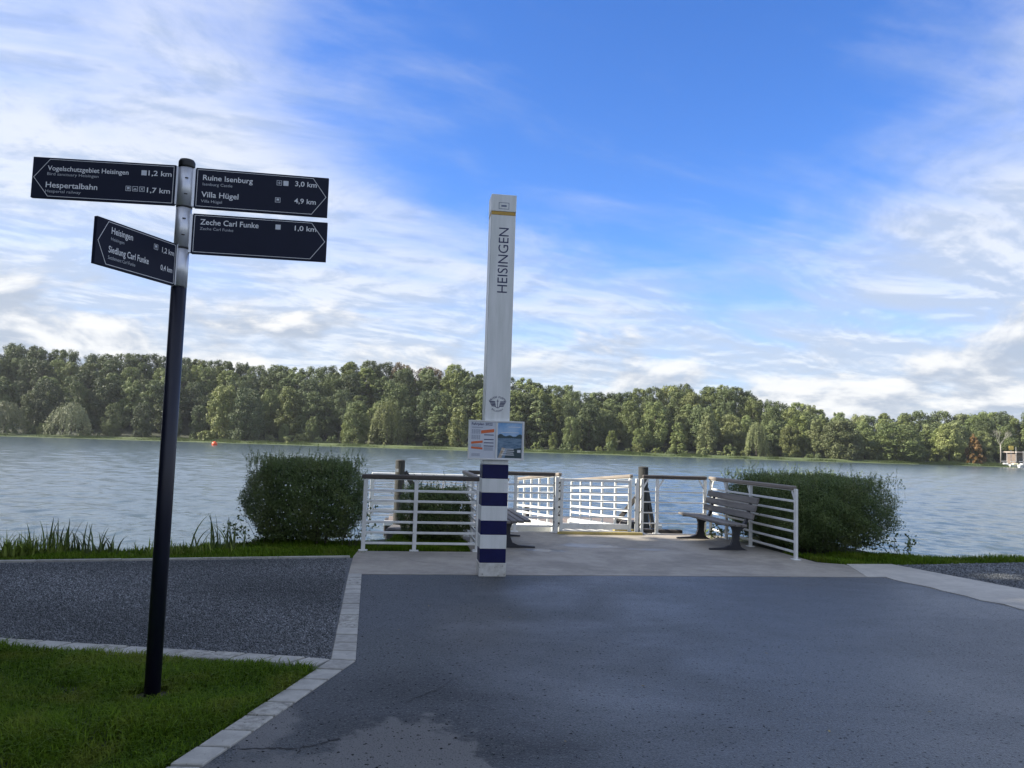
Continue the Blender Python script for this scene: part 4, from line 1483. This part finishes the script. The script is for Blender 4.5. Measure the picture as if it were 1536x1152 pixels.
    for i in range(5):
        ln.rect(fx(.05), fz(.36 - i * .018), fx(.45), fz(.36 - i * .018) + .003, py - .001)
        ln.rect(fx(.55), fz(.28 - i * .02), fx(.93), fz(.28 - i * .02) + .003, py - .001)
    for i in range(4):
        ln.rect(fx(.05), fz(.10 - i * .022), fx(.40), fz(.10 - i * .022) + .003, py - .001)
    ln.build('table_lines', 'print_text', bd)
    bb = MB()
    for f in (.63, .50, .405, .315):
        bb.rect(fx(.55), fz(f), fx(.95), fz(f) + .010, py - .001)
    bb.build('blue_bars', 'print_blue', bd)
    for (a, b_, c, d, sk) in ((.42, .70, .96, .79, .022), (.03, .395, .50, .46, .016), (.03, .235, .50, .29, -.010)):
        m = MB()
        xa, xb, za, zb = fx(a), fx(c), fz(b_), fz(d)
        m.add([(xa, py - .002, za - sk / 2), (xb, py - .002, za + sk / 2), (xb, py - .002, zb + sk / 2), (xa, py - .002, zb - sk / 2)], [(0, 1, 2, 3)])
        m.build('sticker', 'print_orange', bd)
    X0, X1 = xm + .018, bx1 - .026
    MB().rect(X0, fz(.62), X1, Z1, py).build('poster_sky', 'poster_sky', bd)
    MB().rect(X0, Z0, X1, fz(.62), py).build('poster_lake', 'poster_water', bd)
    h = MB()
    k = 12
    tops = [fz(.64 + .03 * math.sin(i * 1.3) + .02 * math.sin(i * .7)) for i in range(k + 1)]
    for i in range(k):
        xa, xb = X0 + (X1 - X0) * i / k, X0 + (X1 - X0) * (i + 1) / k
        h.add([(xa, py - .001, fz(.56)), (xb, py - .001, fz(.57)), (xb, py - .001, tops[i + 1]), (xa, py - .001, tops[i])], [(0, 1, 2, 3)])
    h.add([(fx2, py - .001, fzz) for fx2, fzz in ((X0 + .09, Z0), (X1, Z0), (X1, fz(.30)), (X0 + .12, fz(.24)))], [(0, 1, 2, 3)])
    h.build('poster_hills', 'poster_hill', bd)
    dk = MB()
    dk.add([(X0 + .01, py - .0015, Z0), (X0 + .05, py - .0015, Z0), (X0 + .10, py - .0015, fz(.27)), (X0 + .055, py - .0015, fz(.30))], [(0, 1, 2, 3)])
    dk.build('poster_deck', 'poster_deck', bd)
    wl = MB()
    for i in range(4):
        wl.rect(X0 + .085 - .012 * i, fz(.245 - .055 * i), X0 + .20 + .008 * (i % 2), fz(.265 - .055 * i), py - .002)
    wl.rect(X1 - .055, fz(.16), X1 - .012, fz(.235), py - .002)
    wl.rect(X0 + .13, fz(.88), X1 - .02, fz(.895), py - .002)
    wl.rect(X0 + .04, fz(.72), X1 - .04, fz(.735), py - .002)
    wl.build('poster_print', 'print_white', bd)
    return root


column()


# ------------------------------------------------------------------ signpost
def signpost():
    bx, by = -2.16, 4.887
    root = empty('signpost', (bx, by, -.03), 0, label='dark navy signpost with four direction blades on the lawn', cat='signpost')
    r = .0475
    zo = .03
    MB().lathe([(r, 0), (r, 2.545 + zo)], 28).build('pole', 'post_navy', root, smooth=True)
    MB().lathe([(r + .003, 3.335 + zo), (r + .004, 3.34 + zo), (r + .004, 3.37 + zo), (r - .004, 3.385 + zo), (r - .03, 3.388 + zo)], 28).build('cap', 'black_rubber', root, smooth=True)
    zs = [2.545, 2.800, 3.070, 3.335]
    for i in range(3):
        sl = MB().lathe([(r + .001, zs[i] + zo + .006), (r + .001, zs[i + 1] + zo - .006)], 28).build('sleeve', 'steel', root, smooth=True)
        MB().lathe([(r + .002, zs[i + 1] + zo - .006), (r + .002, zs[i + 1] + zo + .0055)], 28).build('ring', 'black_rubber', root, smooth=True)
        if i > 0:
            for k in (.3, .7):
                z = zs[i] + (zs[i + 1] - zs[i]) * k + zo
                a = rad(-62)
                MB().box((r * math.cos(a) * 1.0, r * math.sin(a) * 1.0, z), (.020, .010, .006), .001, Matrix.Rotation(a + rad(90), 3, 'Z')).build('bolt_slot', 'black_rubber', sl)

    def blade(ang, x0, x1, z0, z1, point, texts, icons, label):
        """local x is the reading direction; print faces -y"""
        b = empty('sign_blade', (0, 0, zo), rad(ang))
        b.parent = root
        b['label'] = label
        L, H = x1 - x0, z1 - z0
        MB().box(((x0 + x1) / 2, 0, (z0 + z1) / 2), (L, .026, H), .002).build('board', 'sign_navy', b)
        fy = -.0145
        ins = .012
        a, c, d, e = x0 + ins, x1 - ins, z0 + ins, z1 - ins
        nose = L * .105
        if point == 'R':
            pts = [(a, d), (c - nose, d), (c, (d + e) / 2), (c - nose, e), (a, e)]
        else:
            pts = [(a + nose, d), (c, d), (c, e), (a + nose, e), (a, (d + e) / 2)]
        o = MB()
        wl = .0032
        for i in range(len(pts)):
            p, q = Vector(pts[i]), Vector(pts[(i + 1) % len(pts)])
            n = Vector((-(q - p).y, (q - p).x)).normalized() * wl / 2
            t = (q - p).normalized() * wl / 2
            p, q = p - t, q + t
            o.add([((p - n).x, fy - .0002 * (i % 2), (p - n).y), ((q - n).x, fy - .0002 * (i % 2), (q - n).y), ((q + n).x, fy - .0002 * (i % 2), (q + n).y), ((p + n).x, fy - .0002 * (i % 2), (p + n).y)], [(0, 1, 2, 3)])
        o.build('outline', 'print_white', b)
        for s, f0, f1, base, cap, bold in texts:
            t = MB().text(s, x0 + L * f0, z1 - H * base, L * (f1 - f0), H * cap, fy, .012 if bold else .0)
            t.build('lettering' if bold else 'small_lettering', 'print_white' if bold else 'print_grey', b)
        for f0, zf, style in icons:
            ic = MB()
            w = H * .125
            xx, zz = x0 + L * f0, z1 - H * zf
            if style == 'solid':
                ic.rect(xx, zz, xx + w, zz + w, fy)
                pic = ic.build('pictogram', 'print_pale', b)
            else:
                th = w * .09
                for q in ((xx, zz, xx + w, zz + th), (xx, zz + w - th, xx + w, zz + w), (xx, zz + th, xx + th, zz + w - th), (xx + w - th, zz + th, xx + w, zz + w - th)):
                    ic.rect(*q, fy)
                if style == 'bus':
                    ic.rect(xx + w * .25, zz + w * .40, xx + w * .75, zz + w * .80, fy)
                    ic.rect(xx + w * .28, zz + w * .22, xx + w * .42, zz + w * .34, fy)
                    ic.rect(xx + w * .58, zz + w * .22, xx + w * .72, zz + w * .34, fy)
                elif style == 'cross':
                    for s in (-1, 1):
                        ic.add([(xx + w * (.5 + s * p), fy, zz + w * q) for p, q in ((-.3, .22), (-.2, .18), (.3, .78), (.2, .82))][::s], [(0, 1, 2, 3)])
                elif style == 'star':
                    ic.rect(xx + w * .2, zz + w * .44, xx + w * .8, zz + w * .56, fy)
                    ic.rect(xx + w * .44, zz + w * .57, xx + w * .56, zz + w * .8, fy)
                    ic.rect(xx + w * .44, zz + w * .2, xx + w * .56, zz + w * .43, fy)
                else:
                    ic.rect(xx + w * .2, zz + w * .25, xx + w * .8, zz + w * .40, fy)
                    ic.rect(xx + w * .3, zz + w * .5, xx + w * .7, zz + w * .62, fy)
                ic.build('pictogram', 'print_pale', b)
        # clamp between blade and pole
        s = 1 if x0 > 0 else -1
        xi = x0 if x0 > 0 else x1
        MB().box((xi - s * .012, 0, (z0 + z1) / 2), (.02, .030, H * .96), .002).build('clamp', 'steel', b)
        return b

    blade(5, -.945, -.062, 3.080, 3.345, 'L',
          [('Vogelschutzgebiet Heisingen', .105, .668, .315, .115, 1), ('Bird sanctuary Heisingen', .105, .46, .435, .070, 0), ('1,2 km', .808, .972, .30, .125, 1),
           ('Hespertalbahn', .10, .458, .735, .135, 1), ('Hespertal railway', .10, .345, .86, .070, 0), ('1,7 km', .805, .968, .725, .125, 1)],
          [(.758, .305, 'solid'), (.655, .715, 'bus'), (.703, .715, 'bars'), (.751, .715, 'cross')], 'upper navy blade pointing to the bird sanctuary and railway')
    blade(8.5, .062, .905, 3.072, 3.338, 'R',
          [('Ruine Isenburg', .055, .425, .295, .13, 1), ('Isenburg Castle', .055, .275, .43, .070, 0), ('3,0 km', .745, .91, .27, .125, 1),
           ('Villa Hügel', .05, .325, .72, .135, 1), ('Villa Hügel', .05, .205, .855, .070, 0), ('4,9 km', .745, .91, .705, .125, 1)],
          [(.605, .285, 'star'), (.655, .285, 'solid'), (.60, .72, 'bus')], 'upper navy blade pointing to castle ruin and villa')
    blade(8.0, .062, .912, 2.770, 3.034, 'R',
          [('Zeche Carl Funke', .055, .485, .265, .135, 1), ('Zeche Carl Funke', .055, .30, .40, .070, 0), ('1,0 km', .755, .918, .26, .125, 1)],
          [(.61, .265, 'solid')], 'lower navy blade pointing to the old mine')
    blade(72, -.675, -.056, 2.545, 2.815, 'L',
          [('Heisingen', .165, .42, .275, .14, 1), ('Heisingen', .165, .32, .42, .070, 0), ('1,2 km', .80, .965, .31, .12, 1),
           ('Siedlung Carl Funke', .145, .635, .685, .14, 1), ('Settlement Carl Funke', .145, .47, .83, .075, 0), ('0,4 km', .795, .955, .72, .12, 1)],
          [(.69, .30, 'bus')], 'lower navy blade turned towards the viewer for the settlement')
    # worn tuft and bare earth at the foot
    MB().lathe([(.16, 0.005), (.10, .018), (.0476, .022)], 14).build('earth_collar', 'earth', root)
    return root


signpost()


# ------------------------------------------------------------------ hedges and bank plants
def hedge(name, label, cat, frame, size, n, leaf, seed, top_shoots, skirt=0.03, gaps=0.3, mat='leaf_hedge', wid=0.34, box=4.0):
    """bush trimmed to a rounded block: frame = (origin xyz, rz); size = (lx, ly, h)"""
    rng = np.random.default_rng(seed)
    lx, ly, h = size
    root = empty(name, frame[0], frame[1], label=label, cat=cat)
    # leaf clusters on the shell of a rounded, lumpy block
    m = n * 2
    d = unit(rng.normal(0, 1, (m, 3)))
    q = d / (np.sum(np.abs(d) ** box, 1, keepdims=True) ** (1.0 / box))
    lump = 1 + 0.035 * np.sin(q[:, 0] * 5 + seed) * np.sin(q[:, 2] * 4 + 1) + 0.035 * np.sin(q[:, 1] * 7 + 2 * seed) + 0.04 * np.sin(q[:, 0] * 11 + q[:, 2] * 9)
    depth = 1 - np.abs(rng.normal(0, 0.10, m)) + 0.03 * rng.normal(0, 1, m)
    P = q * lump[:, None] * depth[:, None] * np.array([lx / 2, ly / 2, h * (1 - skirt) / 2])
    P[:, 2] += h * skirt + h * (1 - skirt) / 2
    # narrower and thinner towards the ground
    t = P[:, 2] / h
    pinch = np.clip(0.80 + 0.6 * t, 0.78, 1.0)
    P[:, 0] *= pinch
    P[:, 1] *= pinch
    keep = rng.uniform(0, 1, m) < np.clip(0.30 + 2.0 * (t - 0.05), 0.25, 1.0)
    clump = np.sin(P[:, 0] * 9 + 2 * np.sin(P[:, 2] * 8 + seed)) * np.sin(P[:, 1] * 10 + P[:, 2] * 9)
    keep &= ~((clump < -0.35) & (rng.uniform(0, 1, m) < gaps))
    P, d, t = P[keep][:n], d[keep][:n], t[keep][:n]
    tone = np.clip(0.6 * rng.uniform(0, 1, len(P)) + 0.4 * (0.5 + 0.5 * clump[keep][:n]), 0, 1)
    ax = np.stack([d[:, 0] * .5, d[:, 1] * .5, np.full(len(P), .75)], 1)
    v, f, tn = leaves(P, d, np.full(len(P), leaf), np.full(len(P), leaf * wid), 0.8, tone, rng, axis=ax)
    # inner leaves, so that the block is dense but not hollow
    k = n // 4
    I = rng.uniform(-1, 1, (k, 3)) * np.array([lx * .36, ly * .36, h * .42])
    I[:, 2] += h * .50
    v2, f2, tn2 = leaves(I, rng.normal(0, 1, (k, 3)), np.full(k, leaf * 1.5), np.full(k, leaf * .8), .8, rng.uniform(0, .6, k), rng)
    # upright young shoots on top and a few on the flanks
    sh_v, sh_a, sh_n = [], [], []
    st = MB()
    for i in range(top_shoots):
        x, y = rng.uniform(-.47, .47) * lx, rng.uniform(-.47, .47) * ly
        z0 = h * rng.uniform(.88, .98)
        ln = rng.uniform(.05, .17) * (1 + 1.0 * (rng.uniform() < .08))
        lean = rng.normal(0, .28, 2)
        if i % 9 == 3:
            a_ = rng.uniform(0, 6.28)
            k_ = (abs(math.cos(a_)) ** box + abs(math.sin(a_)) ** box) ** (-1.0 / box)
            x, y = math.cos(a_) * k_ * lx * .47, math.sin(a_) * k_ * ly * .47
            z0 = h * rng.uniform(.25, .85)
            lean = np.array([math.cos(a_), math.sin(a_)]) * rng.uniform(.4, .9)
        m_ = int(7 + ln * 45)
        for j in range(m_):
            s = j / m_
            sh_v.append((x + lean[0] * ln * s, y + lean[1] * ln * s, z0 + ln * s))
            a = rng.uniform(0, 6.28)
            sh_a.append((math.cos(a) * .6, math.sin(a) * .6, .8))
            sh_n.append((math.cos(a + 1.57), math.sin(a + 1.57), .3))
        if i % 4 == 0:
            st.tube([(x, y, z0 - .12), (x + lean[0] * ln, y + lean[1] * ln, z0 + ln)], [.0022, .001], 3, False)
    Sv = np.array(sh_v) + rng.normal(0, .006, (len(sh_v), 3))
    v3, f3, tn3 = leaves(Sv, np.array(sh_n), np.full(len(Sv), leaf * 1.05), np.full(len(Sv), leaf * .26), .3, rng.uniform(.35, 1, len(Sv)), rng, axis=np.array(sh_a))
    V = np.vstack([v, v2, v3])
    F = np.vstack([f, f2 + len(v), f3 + len(v) + len(v2)])
    me = np_mesh('foliage', V, F, mat, np.concatenate([tn, tn2, tn3]))
    mesh_ob('foliage', me, root)
    st.build('shoots', 'bark', root, kind='stuff')
    rr = random.Random(seed)
    nst = max(5, int(lx * 5))
    for i in range(nst):
        x, y = rr.uniform(-.32, .32) * lx, rr.uniform(-.30, .30) * ly
        a = rr.uniform(0, 6.28)
        MB().tube([(x * .75, y * .75, 0), (x * .85, y * .85, h * .22), (x + .10 * math.cos(a), y + .10 * math.sin(a), h * .55), (x + .25 * math.cos(a), y + .2 * math.sin(a), h * .85)],
                  [.017, .014, .010, .004], 5, False).build('stem', 'bark', root, smooth=True)
    return root


hedge('round_bush', 'big dark rounded bush on the bank beside the front railing', 'bush', ((-3.22, 12.35, -.06), .12), (1.84, 1.35, 1.34), 46000, .036, 1, 520, gaps=.42, box=2.9)
hedge('low_bush', 'low dark bush seen through the slatted front railing', 'bush', ((-1.22, 13.0, -.06), .1), (1.15, 1.0, .90), 20000, .036, 2, 220, skirt=.02)
hp = S(6.02, 1.42, -.06)
hedge('clipped_hedge', 'long dark clipped hedge outside the long right railing', 'hedge', ((hp.x, hp.y, hp.z), SA), (2.32, 2.85, 1.27), 100000, .036, 3, 1000, skirt=.02, gaps=.25, box=3.4)


def reeds(label, cx, cy, n, h, spread, seed, mat='leaf_reed', w=.011, lean=.5, name='iris_clump'):
    rng = np.random.default_rng(seed)
    V, F, T = [], [], []
    for i in range(n):
        x, y = rng.normal(0, spread[0]), rng.normal(0, spread[1])
        a = rng.uniform(0, 6.28)
        hh = h * rng.uniform(.5, 1.15)
        ln = lean * rng.uniform(.1, 1.1)
        d = np.array([math.cos(a), math.sin(a), 0])
        s = np.array([-math.sin(a), math.cos(a), 0])
        o = len(V)
        segs = 5
        tn = rng.uniform(0, 1)
        for j in range(segs + 1):
            t = j / segs
            c = np.array([x, y, 0]) + d * hh * ln * t ** 2.2 + np.array([0, 0, hh * (t - .18 * ln * t ** 3)])
            ww = w * (1 - .9 * t ** 1.6)
            V += [c - s * ww, c + s * ww]
            T += [tn, tn]
        for j in range(segs):
            F.append((o + 2 * j, o + 2 * j + 1, o + 2 * j + 3, o + 2 * j + 2))
    me = np_mesh('blades', np.array(V), np.array(F), mat, T)
    r = empty(name, (cx, cy, -.06), 0, label=label, cat='plant')
    mesh_ob('blades', me, r, kind='stuff')
    return r


reeds('upright iris clump at the bank, left of the bare stretch', -5.92, 10.42, 46, .47, (.19, .09), 1, lean=.7, w=.015)
reeds('looser iris clump with arching blades beside the signpost pole', -5.48, 10.58, 30, .42, (.16, .08), 2, lean=1.0, w=.015)
reeds('tall arching iris clump beside the big round bush', -4.12, 11.15, 30, .56, (.15, .09), 3, lean=.95, w=.016)
reeds('short pale weeds low on the bank behind the signpost', -4.55, 10.85, 110, .22, (.35, .10), 4, 'leaf_weed', .014, .9, 'weed_clump')
reeds('bright lime weeds at the far end of the bank', -6.45, 10.18, 150, .27, (.30, .09), 5, 'leaf_weed', .018, .9, 'weed_clump')
reeds('dry yellow green weeds among the iris blades', -6.15, 10.33, 150, .33, (.26, .09), 6, 'leaf_weed', .008, .8, 'weed_clump')


# loose twigs hanging from the bushes over the water
def sprig(label, x, y, n, size, seed, h0):
    rng = np.random.default_rng(seed)
    r = empty('leafy_sprig', (x, y, -.06), 0, label=label, cat='plant')
    P, D = [], []
    st = MB()
    for i in range(n):
        a = rng.uniform(0, 6.28)
        ln = size * rng.uniform(.5, 1.1)
        p0 = Vector((rng.normal(0, .12), rng.normal(0, .08), 0))
        p2 = p0 + Vector((math.cos(a) * ln * .6, math.sin(a) * ln * .35, h0 * rng.uniform(.5, 1.1)))
        p1 = (p0 + p2) / 2 + Vector((0, 0, .06))
        st.tube([p0, p1, p2], [.004, .003, .0015], 4, False)
        for j in range(14):
            t = .25 + .75 * j / 13
            q = p0.lerp(p1, t * 2) if t < .5 else p1.lerp(p2, t * 2 - 1)
            P.append((q.x + rng.normal(0, .03), q.y + rng.normal(0, .03), q.z + rng.normal(0, .03)))
            D.append((rng.normal(0, .6), -.6, .5))
    v, f, tn = leaves(np.array(P), np.array(D), np.full(len(P), .055), np.full(len(P), .036), .5, None, rng)
    mesh_ob('foliage', np_mesh('foliage', v, f, 'leaf_hedge', tn), r)
    st.build('stem', 'bark', r)


sprig('leafy sprigs trailing below the big round bush towards the iris', -3.85, 12.0, 9, .7, 1, .55)
sprig('leafy sprigs between the big round bush and the front railing', -2.35, 12.1, 12, .7, 2, .75)
sprig('trailing sprigs at the open end of the clipped hedge', 6.35, 12.72, 9, .6, 3, .45)
sprig('low sprigs growing through the railing under the bench', S(4.55, 2.2).x, S(4.55, 2.2).y, 7, .4, 4, .30)


# ------------------------------------------------------------------ litter on the paving
def litter():
    rng = np.random.default_rng(9)
    P = scatter([(-1.4, 4.0), (5.2, 4.0), (5.0, 9.5), (4.4, 10.2), (-1.6, 9.3), (-1.1, 5.8)], 520, rng)
    n = len(P)
    v, f, tn = leaves(np.concatenate([P, np.full((n, 1), .006)], 1), np.tile([0, 0, 1.0], (n, 1)), rng.uniform(.006, .016, n), rng.uniform(.004, .010, n), .10, None, rng)
    mesh_ob('leaf_litter', np_mesh('leaf_litter', v, f, 'litter_dark', tn), kind='stuff', label='dark specks of leaf litter on the asphalt', cat='litter')
    P = np.array([(-.55, 6.05), (.35, 4.32), (.95, 5.35), (2.1, 6.3), (1.4, 7.6), (3.4, 6.9), (2.7, 5.0), (.05, 7.3), (3.9, 8.8), (-.75, 7.7), (1.9, 4.6), (4.2, 9.3), (-.9, 6.7), (3.2, 9.6), (1.0, 9.0), (2.4, 8.3)])
    n = len(P)
    v, f, tn = leaves(np.concatenate([P, np.full((n, 1), .008)], 1), np.tile([0, 0, 1.0], (n, 1)), np.full(n, .032), np.full(n, .016), .15, None, rng)
    mesh_ob('leaf_litter.001', np_mesh('leaf_litter', v, f, 'litter_leaf', tn), kind='stuff', label='pale dry leaves scattered on the asphalt', cat='litter')


litter()


# ------------------------------------------------------------------ the trees whose shade lies over the forecourt
def shade_trees():
    cm = crown_mesh('crown', 'shade_leaf', 400, 15, 11, 90, 16000, .62, 'round', .10)
    tm = trunk_mesh('trunk', 'bark', 12, .3, 401, 8)
    spots = [(-15.8, 7.9, 1.26), (-14.0, 0.5, 1.0), (-20.5, 5.2, 1.2), (-20.5, -2.0, 1.25), (-26.5, 2.5, 1.45), (-13.0, -7.0, 1.1), (-27.0, -6.5, 1.45)]
    for i, (x, y, s) in enumerate(spots):
        r = empty('lakeside_tree', (x, y, -.1), i * 1.7, label='tall leafy lakeside tree whose shade falls across the forecourt', cat='tree', group='lakeside trees shading the forecourt')
        mesh_ob('crown', cm, r, scale=(s, s, s))
        mesh_ob('trunk', tm, r, scale=(s, s, s))


shade_trees()


# ------------------------------------------------------------------ thin air haze between the near bank and the far wood
def haze():
    m = bpy.data.materials.new('haze')
    m.use_nodes = True
    t = m.node_tree
    t.nodes.clear()
    o = t.nodes.new('ShaderNodeOutputMaterial')
    v = t.nodes.new('ShaderNodeVolumePrincipled')
    v.inputs['Color'].default_value = (0.86, 0.92, 1.0, 1)
    v.inputs['Density'].default_value = 0.00010
    v.inputs['Anisotropy'].default_value = 0.2
    t.links.new(v.outputs[0], o.inputs['Volume'])
    MATS['haze'] = m
    MB().box((0, 180, 33), (1400, 720, 74)).build('haze', 'haze', None, kind='stuff', label='thin pale haze over the lake and far wood')


haze()
